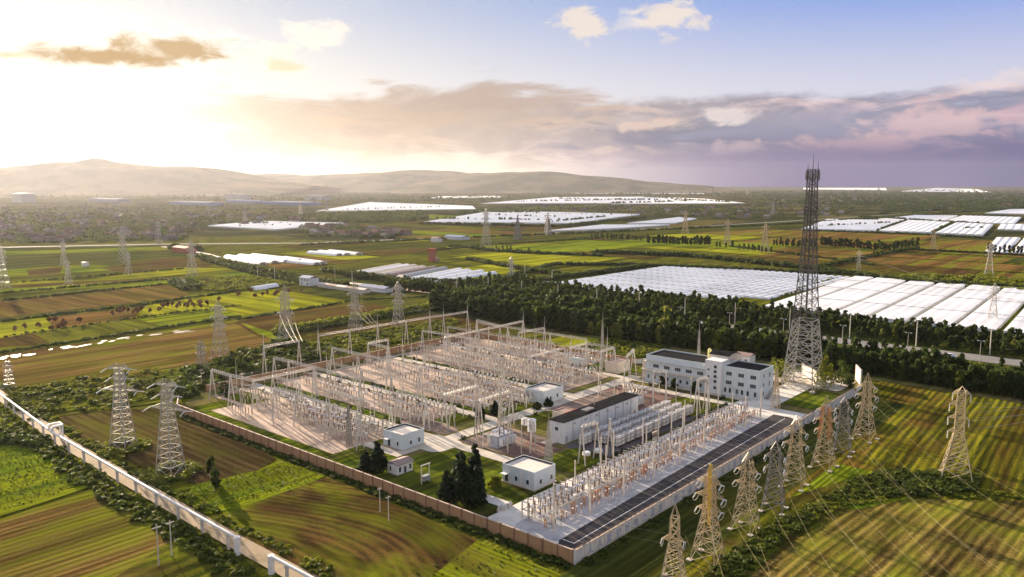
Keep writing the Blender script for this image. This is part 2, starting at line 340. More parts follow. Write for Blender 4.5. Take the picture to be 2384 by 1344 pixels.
# far left bands
fpx('scrub',(-300,560),(420,548),(760,560),(480,600),(-300,612))
fpx('dk_u',(-300,575),(440,568),(470,580),(-300,590));fpx('grn_u',(-200,592),(420,574),(450,580),(-200,600))
fpx('dk_u',(-200,600),(480,582),(420,600),(230,612),(-200,640))
fpx('grn_u',(-200,640),(140,622),(240,618),(300,628),(-200,652))
fpx('brn_u',(60,628),(145,622),(140,636),(70,645))
fpx('brn_u',(235,625),(400,598),(520,612),(440,632),(300,638))
fpx('oli_u',(-200,652),(340,632),(440,628),(-200,662))
fpx('yel_u',(-200,664),(200,652),(420,622),(545,627),(330,648),(-200,676))
fpx('brn_u',(-200,676),(330,649),(460,641),(400,650),(-200,684))
fpx('grn_u',(-200,684),(400,652),(580,632),(630,640),(450,652),(390,660),(-200,702))
fpx('oli_u',(-200,694),(380,661),(400,665),(-200,708));
fpx('tan_v',(-300,718),(0,700),(385,664),(440,684),(420,694),(160,722),(-300,775))
fpx('scrub',(390,656),(470,648),(560,640),(700,660),(560,680),(430,680))
fpx('yel_u',(-200,772),(110,740),(150,742),(130,775),(-200,805))
fpx('org_u',(110,740),(330,716),(400,722),(316,741),(130,775))
fpx('yel_v',(330,714),(440,696),(600,676),(800,664),(850,690),(820,704),(560,735),(500,716),(316,741))
fpx('grn_u',(316,742),(500,716),(560,736),(390,764),(350,755))
fpx('brn_v',(-300,830),(-60,800),(75,775),(115,800),(-60,830),(-300,860))
fpx('oli_v',(75,775),(316,742),(390,765),(300,782),(115,800))
fpx('oli_u',(-300,800),(-40,812),(150,800),(560,735),(560,739),(160,806),(-60,832),(-300,870),name='verge_or_shade')
# long brown field behind the yard, with glistening puddles
fpx('stub_u',(-400,880),(0,826),(170,803),(600,738),(640,770),(650,800),(480,845),(330,880),(0,925),(-400,985))
pr_=random.Random(4)
for x0,x1,y0,y1,n_ in [(0,175,836,807,12),(185,300,806,788,8),(310,470,785,768,9)]:
    for i in range(n_):
        t_=pr_.random();cx=x0+(x1-x0)*t_;cy=y0+(y1-y0)*t_+pr_.uniform(-3,3);L=pr_.uniform(5,20);w_=pr_.uniform(.5,1.4);k=(y1-y0)/(x1-x0)
        fpx('water',*[(cx+L*math.cos(a)*pr_.uniform(.7,1.1),cy+L*math.cos(a)*k+w_*math.sin(a)) for a in np.linspace(0,6.28,9)[:-1]],name='puddle')
# lime strip, hedged, behind
fpx('brn_u',(545,752),(600,738),(830,704),(1000,690),(1090,700),(1060,712),(640,780),(610,790))
fpx('grn_u',(560,752),(640,777),(660,790),(640,792),(600,778))
fpx('brn_u',(640,795),(700,775),(1085,718),(1400,760),(1100,790),(700,845))
fpx('scrub',(480,850),(700,800),(1060,760),(1060,790),(640,862),(500,890))
# garden plots between back wall and tree belt
fuv('scrub',182,226,70,205);fuv('yel_u',186,226,142,166);fuv('oli_v',186,224,106,141);fuv('grn_u',190,226,60,100)
# around the pylons, front left
fpx('scrub',(-200,960),(0,915),(330,868),(470,845),(500,890),(400,935),(150,970),(60,985),(0,950))
fpx('plough_v',(120,975),(250,958),(420,948),(645,1072),(600,1098),(455,1130),(320,1085),(200,1030))
fpx('grn_u',(450,1132),(600,1098),(648,1074),(762,1108),(700,1140),(560,1186),(480,1200),(430,1170))
fpx('plough_arc',(480,1205),(560,1186),(762,1112),(1115,1262),(1100,1290),(960,1420),(760,1420))
fpx('grn_v',(1110,1262),(1330,1350),(1330,1430),(900,1430))
fpx('grn_u',(-300,1060),(0,1040),(95,1036),(215,1135),(0,1206),(-300,1260))
fpx('grn_v',(-200,960),(0,948),(70,1005),(90,1020),(0,1035),(-200,1040))
fpx('stub_u',(-300,1265),(0,1212),(225,1140),(330,1200),(520,1344),(600,1440),(-300,1440))
fpx('scrub',(250,1360),(420,1250),(520,1300),(660,1440),(200,1440))
# right side
fuv('right_u',-90,222,-300,-1);fuv('dk_u',-20,190,-20,-1,name='verge_or_shade')  # dark strip along the white wall paints its cast shadow on the field
fuv('grn_u',55,105,-48,-22);fuv('scrub',-60,72,-38,-24)
fpx('scrub',(1720,1200),(2000,1110),(2080,1095),(2290,1115),(2280,1150),(2050,1165),(1930,1180),(1860,1230),(1700,1360),(1640,1344))
fpx('right_near',(1690,1400),(1830,1270),(1990,1190),(2110,1165),(2384,1170),(2700,1200),(2700,1500),(1650,1500))
# tree belt floor, highway, greenhouse land
fuv('dk_u',224,395,-420,560,name='belt_floor');fuv('dry',222,228,-300,190)
# land between greenhouses and far road, all lined up with the yard
fuv('scrub',610,700,-420,350)
for mat,a in [('org_u',(700,758,-420,40)),('brn_u',(628,690,-420,60)),('org_u',(760,860,-420,-60)),('dk_u',(880,960,-330,60)),('org_u',(960,1250,-520,210)),('brn_u',(700,760,60,330)),('org_u',(768,850,-60,300)),('yel_u',(790,850,300,520)),('org_u',(860,930,60,330)),('grn_u',(850,980,330,560)),('org_u',(980,1100,220,420)),('yel_u',(1010,1120,430,700)),('org_u',(1130,1330,220,620)),('brn_u',(1000,1060,700,900)),
    ('grn_u',(620,700,400,520)),('yel_u',(520,640,400,560)),('brn_u',(650,690,380,560)),('org_u',(720,790,540,900)),('yel_v',(620,700,560,800)),('grn_u',(800,870,560,1000)),('org_u',(880,960,600,1000)),('dk_u',(700,716,400,900)),('oli_u',(960,1040,900,1300)),('yel_v',(430,520,400,470)),('grn_u',(330,420,390,440)),('brn_u',(1060,1200,800,1300)),
    ('brn_u',(480,600,640,860)),('yel_u',(420,470,620,760)),('tan_u',(300,420,600,700)),('grn_u',(1250,1420,900,1600))]:
    fuv(mat,*a)
fpx('grn_u',(1130,575),(1500,560),(1640,566),(1300,590));fpx('dk_u',(700,575),(1150,556),(1860,515),(2384,480),(2384,490),(1880,528),(1130,572),(720,590))
# far road with banks
def road_px(pts,wd,z,mat,name):
    q=[P(*p) for p in pts];L=[];Rr=[]
    for i,p in enumerate(q):
        a=q[max(0,i-1)];b=q[min(len(q)-1,i+1)];d=(b[0]-a[0],b[1]-a[1]);l=math.hypot(*d);nx,ny=-d[1]/l*wd/2,d[0]/l*wd/2
        L.append((p[0]+nx,p[1]+ny));Rr.append((p[0]-nx,p[1]-ny))
    mb=MB();k=len(q);mb.add([(x,y,z) for x,y in L+Rr],[(k+i,k+i+1,i+1,i) for i in range(k-1)]);return struct(name,mb,mat)
ZR=.5
road_px([(-400,586),(0,577),(400,569),(700,567),(1000,556),(1300,543),(1600,530),(1860,514),(2100,499),(2384,484),(2900,462)],14,ZR,'highway','far_road')
road_px([(380,575),(480,592),(600,628),(680,640),(760,655),(870,666)],8,ZR,'concrete','lane')
fuv('highway',294,311,-420,372,name='highway')
mb=MB()
for v in range(-400,370,14): mb.poly(rect(301.8,302.2,v,v+6),0.5)
for a in (294.6,310): mb.poly(rect(a,a+.3,-420,372),.5)
struct('lane_markings',mb,'line_white')
road_px([(868,667),(1000,681),(1090,692),(1180,703)],13,ZR,'soil_road','old_road')
# ---------------------------------------------------------------- yard surfaces
zy=[.62]
Z0=.62
def yuv(mat,u0,u1,v0,v1,name,r=0.):
    zy[0]+=.006
    pts=rect(u0,u1,v0,v1)
    if r:
        q=[]
        for (cu,cv,a0) in ((u1-r,v1-r,0),(u0+r,v1-r,90),(u0+r,v0+r,180),(u1-r,v0+r,270)):
            for k in range(6):
                a=R(a0+18*k);q.append(W(cu+r*math.cos(a),cv+r*math.sin(a))[:2])
        pts=q
    return sheet(name,pts,zy[0],mat)
# raised yard slab
mb=MB();b=[W(*p)[:2] for p in ((0,0),(192,0),(216,5),(226,20),(222,66),(182,80),(181,202),(20,204),(4,190),(0,184))]
mb.add([(x,y,0.) for x,y in b]+[(x,y,.62) for x,y in b],[tuple(range(9,-1,-1)) and tuple(range(10,20))]+[(i,(i+1)%10,10+(i+1)%10,10+i) for i in range(10)])
struct('yard_ground',mb,'dry')
yuv('lawn',1,38,98,186,'lawn');yuv('gravel_pink',9,37,101,176,'gravel_bed');yuv('gravel_pink',20,37,176,196,'gravel_bed');yuv('lawn',22,33,172,192,'lawn',3)
yuv('gravel_pink',43.5,67,96,196,'gravel_bed');yuv('lawn',43.5,49,93,198,'lawn');yuv('lawn',55,67,93,104,'lawn');yuv('gravel_brown',45,54,88,112,'gravel_bed',3)
yuv('gravel_pink',73,112,92,196,'gravel_bed');yuv('lawn',72.5,76,88,196,'lawn');yuv('lawn',76,94,86,101,'lawn',2)
yuv('gravel_pink',118,151.5,92,198,'gravel_bed');yuv('lawn',117.5,121,95,196,'lawn');yuv('gravel_pink',157,179,100,200,'gravel_bed');yuv('lawn',156.8,176,86,112,'lawn',3)
yuv('lawn',2,38,30,80,'lawn',6);yuv('lawn',2,20,80,97,'lawn',3)
yuv('gravel_brown',44,66,53,79,'gravel_bed');yuv('gravel_red',44.5,60,49,62,'gravel_bed')
yuv('gravel_dark',62,126,33,50,'gravel_bed');yuv('lawn',44,64,33,47,'lawn',3);yuv('lawn',118,142,34,52,'lawn',4);yuv('gravel_red',115,142,53,80,'gravel_bed')
yuv('gravel_brown',84,130,58,81,'gravel_bed');yuv('lawn',72,92,60,80,'lawn',3);yuv('gravel_brown',95,102,74,86,'gravel_bed')
yuv('lawn',158,188,1.5,17,'lawn',4);yuv('lawn',192,212,22,40,'lawn',4);yuv('lawn',146,155,27,36,'lawn',2)
yuv('concrete',38,42.8,48,200,'yard_road');yuv('concrete',67.6,71.8,84,198,'yard_road');yuv('concrete',113,117,84,200,'yard_road');yuv('concrete',152,156.4,22,200,'yard_road')
yuv('concrete',38,160,80.5,86.5,'yard_road');yuv('concrete',30,44,76,92,'yard_road',4);yuv('concrete',142,147,28,84,'yard_road');yuv('concrete',20,24,84,101,'yard_road');yuv('concrete',20,40,83,87,'yard_road')
yuv('concrete_white',1,30,1,31,'yard_road',2);yuv('concrete_white',12,152,23,31,'yard_road');yuv('concrete_white',140,196,17,28,'yard_road',3);yuv('concrete_white',138,150,1,24,'yard_road',2)
yuv('concrete',190,214,6,60,'yard_road',3);yuv('concrete_white',12,16,32,48,'path');yuv('concrete',60,64,54,58,'path')
yuv('gravel_grey',5,138,8.5,23,'gravel_bed',2);zy[0]+=.006;sheet('asphalt_strip',[W(*q)[:2] for q in ((4.2,5),(5.2,3.6),(7,3.1),(137,3.3),(140.5,4.6),(141.5,7),(141.5,13),(6,9),(4.4,7.8))],zy[0],'asphalt')
mb=MB();z=zy[0]+.01
mb.poly([W(*q)[:2] for q in ((7,5.2),(139,7.6),(139,7.85),(7,5.45))],z)
mb.poly([W(*q)[:2] for q in ((7,5.46),(7.3,5.46),(7.3,8.8),(7,8.8))],z)
struct('painted_line',mb,'line_white')
mb=MB()
for u in np.arange(9,140,4.): mb.poly(rect(u,u+.13,3.6,8.8+.028*u),z-.004)
for q in (.35,.72): mb.poly([W(*c)[:2] for c in ((7,3.2+5.8*q),(139,3.4+9.4*q),(139,3.5+9.4*q),(7,3.3+5.8*q))],z-.006)
struct('pavement_joint',mb,'gravel_dark')
# kerbs of the yard roads
mb=MB()
for (u0,u1,v0,v1) in [(37.8,38,90,200),(42.8,43,90,200),(67.4,67.6,88,198),(71.8,72,88,198),(112.8,113,88,200),(117,117.2,88,200),(151.8,152,88,200),(12,142,30.9,31.15),(2,38,29.8,30)]:
    mb.bx(u0,u1,v0,v1,.6,.78)
o=struct('kerb',mb,'coping');o.location=W(0,0);o.rotation_euler=(0,0,RZ)
#@@PART3
# ---------------------------------------------------------------- hills
hr=random.Random(3)
def ridge(pts,dist,depth,seed):
    r_=np.random.RandomState(seed);xs=[p[0] for p in pts];ys=[p[1] for p in pts]
    px=np.linspace(xs[0],xs[-1],220);h=np.maximum(0,H+(432-np.interp(px,xs,ys))/1873*dist)
    X_=(px-CX)/F*dist;rows=[];k=26
    ph=r_.rand(6)*6
    for j in range(k):
        s=j/(k-1);prof=np.sin(min(s*2,1)*math.pi/2)**1.3 if s<.5 else math.cos((s-.5)*math.pi)**1.
        wob=1+.14*np.sin(X_/430+ph[0]+s*5)*math.sin(s*6.28)+.06*np.sin(X_/170+ph[1]-s*9)*(1-abs(2*s-1))
        if abs(s-.5)<.04: wob=1+.02*np.sin(X_/90+ph[2])
        yy=dist+(s-.5)*depth
        rows.append(np.stack([X_,np.full_like(X_,yy)+120*np.sin(X_/600+ph[3]),np.maximum(h*prof*wob,-2)],1))
    v=np.concatenate(rows);n_=len(px)
    i=np.arange(k-1)[:,None]*n_+np.arange(n_-1)[None];f=np.stack([i,i+1,i+n_+1,i+n_],-1).reshape(-1,4)
    me=npmesh('hills',v,f,'hill');me.polygons.foreach_set('use_smooth',[True]*len(f))
    o=bpy.data.objects.new('hills',me);link(o);setp(o,kind='structure')
ridge([(-900,436),(-500,420),(-200,408),(0,400),(80,388),(150,380),(210,386),(255,378),(300,386),(370,389),(460,392),(540,405),(620,418),(700,428),(760,436)],8000,3600,1)
ridge([(200,436),(380,420),(480,409),(600,409),(760,411),(840,407),(900,404),(1040,400),(1110,407),(1200,418),(1300,430)],10500,3600,2)
ridge([(950,434),(1050,414),(1110,405),(1200,404),(1280,403),(1340,409),(1400,416),(1480,424),(1560,429),(1640,434)],9300,3000,3)
# ---------------------------------------------------------------- lattice towers
def lattice(mb,levels,r,rb=None,rot=0.):
    """levels: (z, half width); four legs with zigzag and cross bracing"""
    rb=rb or r*.6
    cs=[[(sx_*h,sy_*h,z) for sx_,sy_ in ((-1,-1),(1,-1),(1,1),(-1,1))] for z,h in levels]
    for a,b in zip(cs,cs[1:]):
        for i in range(4):
            j=(i+1)%4
            mb.bar(a[i],b[i],r);mb.bar(a[i],b[j],rb);mb.bar(a[j],b[i],rb);mb.bar(b[i],b[j],rb)
def levels(z0,z1,h0,h1,n_,p=1.):
    o=[]
    for i in range(n_+1):
        s=i/n_;s2=1-(1-s)**p;o.append((z0+(z1-z0)*s2,h0+(h1-h0)*s2))
    return o
def arm(mb,y0,y1,z,h,hw,r):
    # tapering truss along y from the body out to the tip
    n_=3
    for sx_ in (-1,1):
        mb.bar((sx_*hw,y0,z),(0,y1,z),r);mb.bar((sx_*hw,y0,z+h),(0,y1,z),r)
        for i in range(n_):
            s=i/n_;s1=(i+1)/n_;f=lambda q,zz:(sx_*hw*(1-q),y0+(y1-y0)*q,zz)
            mb.bar(f(s,z),f(s1,z+h*(1-s1)),r*.7);mb.bar(f(s,z),f(s,z+h*(1-s)),r*.7)
    for i in range(n_): 
        s=i/n_;s1=(i+1)/n_;mb.bar((-hw*(1-s),y0+(y1-y0)*s,z),(hw*(1-s1),y0+(y1-y0)*s1,z),r*.7)
def ins_string(mb,p,q,k=5,r=.16):
    p=np.array(p,float);q=np.array(q,float)
    mb.hcyl(p,q,.05,5)
    for i in range(k):
        a=p+(q-p)*(i+.25)/k;b=p+(q-p)*(i+.7)/k;mb.hcyl(a,b,r,6)
def tower(h,base,top,arms,mat,thick=.13,peak=3.,feet=True,tens=True,mat_arm=None,waist=None):
    """arms: (z, left length, right length)"""
    root=empty('transmission_tower',(0,0,0),0,'x','transmission tower')
    mb=MB();zt=h-peak;wz=arms[0][0]
    nb=max(5,int(wz/4));lv=levels(0,wz,base,top*1.25,nb,1.35)
    lv+=levels(wz,zt,top*1.25,top,max(2,int((zt-wz)/2.2)))[1:]
    lattice(mb,lv,thick,thick*.62)
    for sx_,sy_ in ((-1,-1),(1,-1),(1,1),(-1,1)): mb.bar((sx_*top,sy_*top,zt),(0,0,h),thick*.8,thick*.4)
    mb.build('lattice_body',mat,root)
    for z,a,b in arms:
        for L,sg in ((a,-1),(b,1)):
            if not L: continue
            am=MB();im=MB()
            L=L*.76;arm(am,sg*top,sg*L,z,1.15,top,thick*.5)
            for dx in ((-1,1) if tens else (0,)):
                e=(dx*1.5,sg*L,z-.7) if tens else (0,sg*L,z-2.3);ins_string(im,(0,sg*L,z),e)
            if tens: # jumper loop under the arm
                pts=[(math.cos(t_)*1.5,sg*L,z-.7-.9*math.sin(t_)) for t_ in np.linspace(0,math.pi,7)]
                for p_,q_ in zip(pts,pts[1:]): im.bar(p_,q_,.03)
            c=am.build('cross_arm',mat_arm or mat,root);im.build('insulator_string','equip_white',c)
    if feet:
        for sx_,sy_ in ((-1,-1),(1,-1),(1,1),(-1,1)): MB().bx(sx_*base-.6,sx_*base+.6,sy_*base-.6,sy_*base+.6,-.2,.5).build('footing','concrete',root)
    return root
def fan_tower(h,base,top,mat):
    # broad two-level head: flat top arm and wide lower arm
    root=empty('transmission_tower',(0,0,0),0,'x','transmission tower')
    mb=MB();z1=h*.68;lattice(mb,levels(0,z1,base,top,8,1.2)+levels(z1,h-2,top,top*.62,4)[1:],.11,.065)
    mb.build('lattice_body',mat,root)
    for z,L in ((h-2.2,4.2),(h*.82,2.8),(z1,6.4)):
        for sg in (-1,1):
            am=MB();im=MB();arm(am,sg*top*.8,sg*L,z,1.7,top*.8,.09);ins_string(im,(0,sg*L,z),(-2.6,sg*(L+.6),z-.9));ins_string(im,(0,sg*L,z),(2.6,sg*(L+.6),z-.9))
            c=am.build('cross_arm',mat,root);im.build('insulator_string','equip_white',c)
    for sx_,sy_ in ((-1,-1),(1,-1),(1,1),(-1,1)): MB().bx(sx_*base-.6,sx_*base+.6,sy_*base-.6,sy_*base+.6,-.2,.5).build('footing','concrete',root)
    return root
G1='towers in a row along the white wall';G2='towers behind the yard';G3='far towers on the plain'
TW={}
def T1(key,mk): 
    TW[key]=Kind(mk());return TW[key]
kA=T1('A',lambda:tower(22.,2.9,.85,[(11.5,3.6,3.6),(14.5,4.2,4.2),(17.5,3.4,3.4)],'galv_warm',.095))
kB=T1('B',lambda:tower(20.,2.7,1.0,[(12.,4.,4.2),(15.3,3.6,3.8)],'galv_warm',.085,2.5,tens=True,mat_arm='galv_warm'))
kC=T1('C',lambda:tower(18.,2.5,.8,[(9.8,2.8,3.4)],'galv_warm',.1,3.))
kD=T1('D',lambda:tower(27.6,4.1,1.0,[(14.,0,3.8),(18,3.,4.),(22,0,3.8),(25.3,3.,3.)],'galv_warm',.12,1.6,tens=False))
kE=T1('E',lambda:tower(29.,3.2,1.1,[(17.,4.6,4.6),(21,5.4,5.4),(25,4.4,4.4)],'galv',.11,2.8))
kF=T1('F',lambda:tower(30.,3.3,1.2,[(16.,5.4,5.4),(23,6.,6.)],'galv',.12,4.))
kG=T1('G',lambda:tower(18.,2.6,1.0,[(11,3.,3.2),(14,3.,3.2)],'galv_dark',.09,2.))
kH=T1('H',lambda:tower(33.,3.6,1.1,[(20.,5.,5.),(24,6.,6.),(28,5.,5.)],'galv',.14,3.,feet=False))
kI=T1('I',lambda:tower(36.,4.4,1.2,[(24.,6.,6.),(30,5.,5.)],'galv_warm',.22,4.,feet=False))
FT=Kind(fan_tower(29.2,3.0,1.25,'galv'))
TOW=[(kC,6.7,-21.3,1.,.3,'single armed tower at the bottom edge, right of the white wall corner'),
(kA,21.5,-21.8,1.05,.05,'tall tower with a yellow stripe, second in the row from the bottom edge'),
(kB,42.2,-21.4,1.0,-.05,'two arm tower third in the row along the white wall'),
(kG,58.2,-21.8,1.05,.2,'dim slender tower fourth in the row along the white wall'),
(kB,78,-19.5,1.05,.1,'pale two arm tower fifth in the row beside the white wall'),
(kA,99.1,-20.3,1.02,.0,'three arm tower sixth in the row with an orange painted upper body'),
(kG,115.5,-20.3,1.05,.15,'dark two arm tower seventh in the row along the white wall'),
(kA,134.9,-21.1,1.05,-.1,'sunlit tower last in the row, outside the far end of the white wall'),
(kD,115.3,-52.7,1.,.25,'large sunlit tower standing alone in the right hand field beside green scrub')]
TP={}
for i,(k,u,v,s,r_,l) in enumerate(TOW): TP[i]=k.put(W(u,v,.1),RZ+r_,l,s,G1)
o=MB().bx(-.3,.3,-.3,.3,8.,21.5).build('painted_mast','yellow',TP[1])
mb=MB()
for z in (0,3.2,6.4):
    for sx_ in (-1,1):
        for sy_ in (-1,1): mb.bar((sx_*(1.5-.07*z),sy_*(1.5-.07*z),9.2+z),(sx_*(1.3-.07*z),sy_*(1.3-.07*z),12.2+z),.19)
mb.build('orange_legs','orange',TP[5])
LT=[(FT,-31.1,158.1,.98,.5,'fan headed tower in a scrub ring, left of its twin beside the white pipe'),(FT,-32.2,123.9,1.,.35,'fan headed tower in a ring of yellow bushes in the dark ploughed field'),
(kE,59.9,259.8,1.,.3,'tower with three arm levels behind the left end of the yard, nearest the puddles'),(kF,99.3,262.6,1.1,.3,'tall wide armed tower behind the rear gantries, second from the left'),
(kF,146.8,264.5,1.,.3,'wide armed tower behind the yard with a tangle at its base, third from the left'),(kE,172.3,256.2,.98,.3,'three arm tower behind the yard, rightmost of the rear towers'),
(kG,38,236.9,.9,.2,'thin faint tower among the bushes behind the left end of the yard'),(kG,-28.4,272.8,.72,.3,'short tower at the left edge beside the end of the white pipe')]
for k,u,v,s,r_,l in LT: k.put(W(u,v,.1),RZ+r_,l,s,G2)
FTW=[(8,675,1.15,'big tower cut by the left edge of the picture beyond the striped fields'),(288,615,1.2,'tall two tone tower beyond the striped fields, left of the red roofed shed'),(150,620,.85,'squat hazy tower between the village and the striped fields'),(448,645,1.05,'hazy tower beside the hedge left of the white polytunnels'),
(1190,665,.75,'slim tower in the green field above the small white plastic patch'),(2310,750,.74,'red and white tower standing on the white greenhouses near the right edge'),(1998,640,.72,'thin pink tower at the hedge behind the big greenhouses'),
(2302,640,.95,'hazy tower in the brown fields near the right edge'),(1132,575,1.6,'wide hazy tower by the far road in the middle'),(370,570,1.1,'pale tower at the village edge behind the red roofed shed'),(160,665,.7,'small tower in the lime striped fields at left'),(300,640,.7,'short grey tower at the foot of the tall two tone tower')]
for px,py,s,l in FTW: x,y=P(px,py);kH.put((x,y,.2),RZ+.3,l,s,G3)
for px,py,s,l in [(2172,585,.86,'yellow sunlit tower beside the row of trees at right'),(1595,545,1.15,'yellow sunlit tower right of the farthest tree row'),(1780,590,1.1,'thin pinkish tower between the tree rows'),(1693,572,1.05,'thin pinkish tower left of the tree rows')]:
    x,y=P(px,py);kI.put((x,y,.2),RZ+.2,l,s,G3)
# hazy pylons on the horizon
hz=MB();lattice(hz,levels(0,30,5.,1.2,4),.5,.35);hz.bar((0,-12,27),(0,12,27),.7);hz.bar((0,-9,33),(0,9,33),.7);hz.bar((0,0,30),(0,0,38),.8)
hk=Kind(setp(hz.build('distant_tower','galv_dark'),'hazy lattice tower on the horizon at right','transmission tower','hazy towers on the horizon'))
for px,py in [(2045,455),(2150,450),(2268,452),(2290,452),(2384,450),(1990,470),(1600,455),(1660,452),(1740,455),(200,500),(280,505),(700,500),(760,492),(1205,560),(1275,548),(1800,500),(570,520)]:
    x,y=P(px,py);hk.put((x,y,0),rnd.random()*.5+.5,'hazy lattice tower far off '+('on the right of' if px>1500 else 'in the middle of' if px>600 else 'on the left of')+' the plain',1. if py>470 else 1.6)
# ---------------------------------------------------------------- telecom mast, 96 m
root=empty('telecom_tower',W(188,20,.62),RZ,'very tall backlit lattice telecom tower rising above the horizon behind the yard end','telecom tower')
mb=MB();LV=[(0,6.4),(5.5,6.0),(11,5.55),(17,5.05),(23,4.5),(29,3.95)];lattice(mb,LV,.19,.1)
for (z,h_),(z1,h1_) in zip(LV,LV[1:]):
    for i in range(4):   # secondary bracing rings
        a=[(-1,-1),(1,-1),(1,1),(-1,1)][i];b=[(-1,-1),(1,-1),(1,1),(-1,1)][(i+1)%4]
        m0=((a[0]+b[0])/2*h_,(a[1]+b[1])/2*h_,z);zz=(z+z1)/2;hh=(h_+h1_)/2
        mb.bar(m0,(a[0]*hh,a[1]*hh,zz),.1);mb.bar(m0,(b[0]*hh,b[1]*hh,zz),.1);mb.bar((a[0]*hh,a[1]*hh,zz),(b[0]*hh,b[1]*hh,zz),.09)
mb.build('lower_lattice','galv',root)
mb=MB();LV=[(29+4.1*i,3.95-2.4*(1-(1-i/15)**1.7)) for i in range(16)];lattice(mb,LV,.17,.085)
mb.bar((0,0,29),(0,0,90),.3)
mb.build('upper_lattice','steel_backlit',root)  # upper part coloured darker than the lower for its backlit silhouette
mb=MB()
for z in (74,86.5):
    q=2.1
    for a,b in (((-q,-q),(q,-q)),((q,-q),(q,q)),((q,q),(-q,q)),((-q,q),(-q,-q))):
        mb.bar((*a,z),(*b,z),.14);mb.bar((*a,z+1.3),(*b,z+1.3),.08);mb.bar((*a,z),(*a,z+1.3),.08)
    mb.bx(-q,q,-q,q,z-.15,z);mb.build('platform','steel_backlit',root);mb=MB()
for a in range(6):
    x,y=2.5*math.cos(a*1.05),2.5*math.sin(a*1.05)
    MB().bx(x-.25,x+.25,y-.2,y+.2,87,89.8).bar((x,y,86),(x,y,90.6),.07).build('antenna_panel','galv_dark',root)
MB().bar((0,0,90),(0,0,96.5),.1,.04).build('lightning_rod','steel_backlit',root)
MB().bar((1.5,-1.5,90),(1.5,-1.5,93.5),.08).bar((-1.5,1.5,90),(-1.5,1.5,92.5),.08).build('whip_antenna','steel_backlit',root)
for a,b in ((-1,-1),(1,-1),(1,1),(-1,1)): MB().bx(a*6.4-.9,a*6.4+.9,b*6.4-.9,b*6.4+.9,-.1,.8).build('footing','concrete',root)
# ---------------------------------------------------------------- boundary walls
def wall(name,label,p,q,h,th,mat,pmat,cmat,step,z0=.0,rail=False):
    (u0,v0),(u1,v1)=p,q;L=math.hypot(u1-u0,v1-v0);a=math.atan2(v1-v0,u1-u0)
    root=empty(name,W(u0,v0,z0),RZ+a,label,'wall')
    MB().bx(0,L,-th/2,th/2,0,h).build('wall_panel',mat,root)
    MB().bx(-.05,L+.05,-th/2-.09,th/2+.09,h+.003,h+.16).build('coping',cmat,root)
    n_=int(round(L/step));pm=None
    for i in range(n_+1):
        x=L*i/n_
        if pm is None: pm=MB().bx(-.16,.16,-th/2-.13,th/2+.13,0,h+.24);o=pm.build('pillar',pmat,root);o.location=(x,0,0)
        else: c=o.copy();link(c,root);c.location=(x,0,0)
    if rail:
        mb=MB();mb.bar((0,0,h+.62),(L,0,h+.62),.045);mb.bar((0,0,h+.4),(L,0,h+.4),.03)
        for i in range(n_*2+1): mb.bar((L*i/n_/2,0,h+.15),(L*i/n_/2,0,h+.7),.05)
        mb.build('wire_rail','wall_rail',root)
    return root,L,n_
bwall,_,_=wall('boundary_wall','long brick red wall with dark pillars running up the left side of the yard',(0,.3),(0,184),3.3,.26,'brick_wall','brick_pillar','coping',4.4)
wall('boundary_wall','short brick wall turning away at the left end of the yard',(0,184),(7,197),3.3,.26,'brick_wall','brick_pillar','coping',4.4)
wall('boundary_wall','shaded brown wall along the back of the yard below the rear gantries',(22,203.5),(181,203.5),3.2,.26,'brick_wall','brick_pillar','coping',5.)
wall('boundary_wall','brown wall on the far right side of the yard towards the tree belt',(181.5,203),(181.5,100),3.,.26,'brick_wall','brick_pillar','coping',5.)
wall('boundary_wall','low far wall between the office block and the tree belt',(181.5,99),(222,60),2.4,.26,'white_wall','coping','coping',5.)
wwall,WL,WN=wall('boundary_wall','long white wall with blue characters facing the right hand fields',(0,0),(190,0),3.2,.28,'white_wall','white_wall','coping',3.95,rail=True)
wall('gate_wall','tall white end wall panel behind the last tower of the row',(208.5,3),(218,8),7.,.4,'white_wall','white_wall','coping',9.)
wall('gate_wall','weathered white wall panel between the bushes at the foot of the telecom tower',(206,27),(196,17),6.,.4,'white_wall','white_wall','coping',14.,z0=.6)
wall('gate_wall','low curved approach wall at the far gate',(192,0),(206,2),1.4,.3,'white_wall','white_wall','coping',14.)
# painted characters, one to a panel
TXT="人人爱护好电力设施 做了保护工作 安全用电 人人有责 电力设施受国家保护 严禁破坏"
cell=WL/WN;GL={}
for i,ch in enumerate(TXT):
    if ch==' ' or i+1>=WN: continue
    if ch not in GL:
        cu=bpy.data.curves.new('t','FONT');cu.body=ch;cu.size=2.3;cu.align_x='CENTER';cu.offset=.012;cu.extrude=.01
        to=bpy.data.objects.new('t',cu);COL.objects.link(to);dg=bpy.context.evaluated_depsgraph_get()
        GL[ch]=bpy.data.meshes.new_from_object(to.evaluated_get(dg));bpy.data.objects.remove(to)
        GL[ch].materials.clear();GL[ch].materials.append(MATS['char_blue'])
    o=bpy.data.objects.new('painted_character',GL[ch]);link(o,wwall)
    o.location=((i+1.5)*cell,-.165,.75);o.rotation_euler=(math.pi/2,0,0)
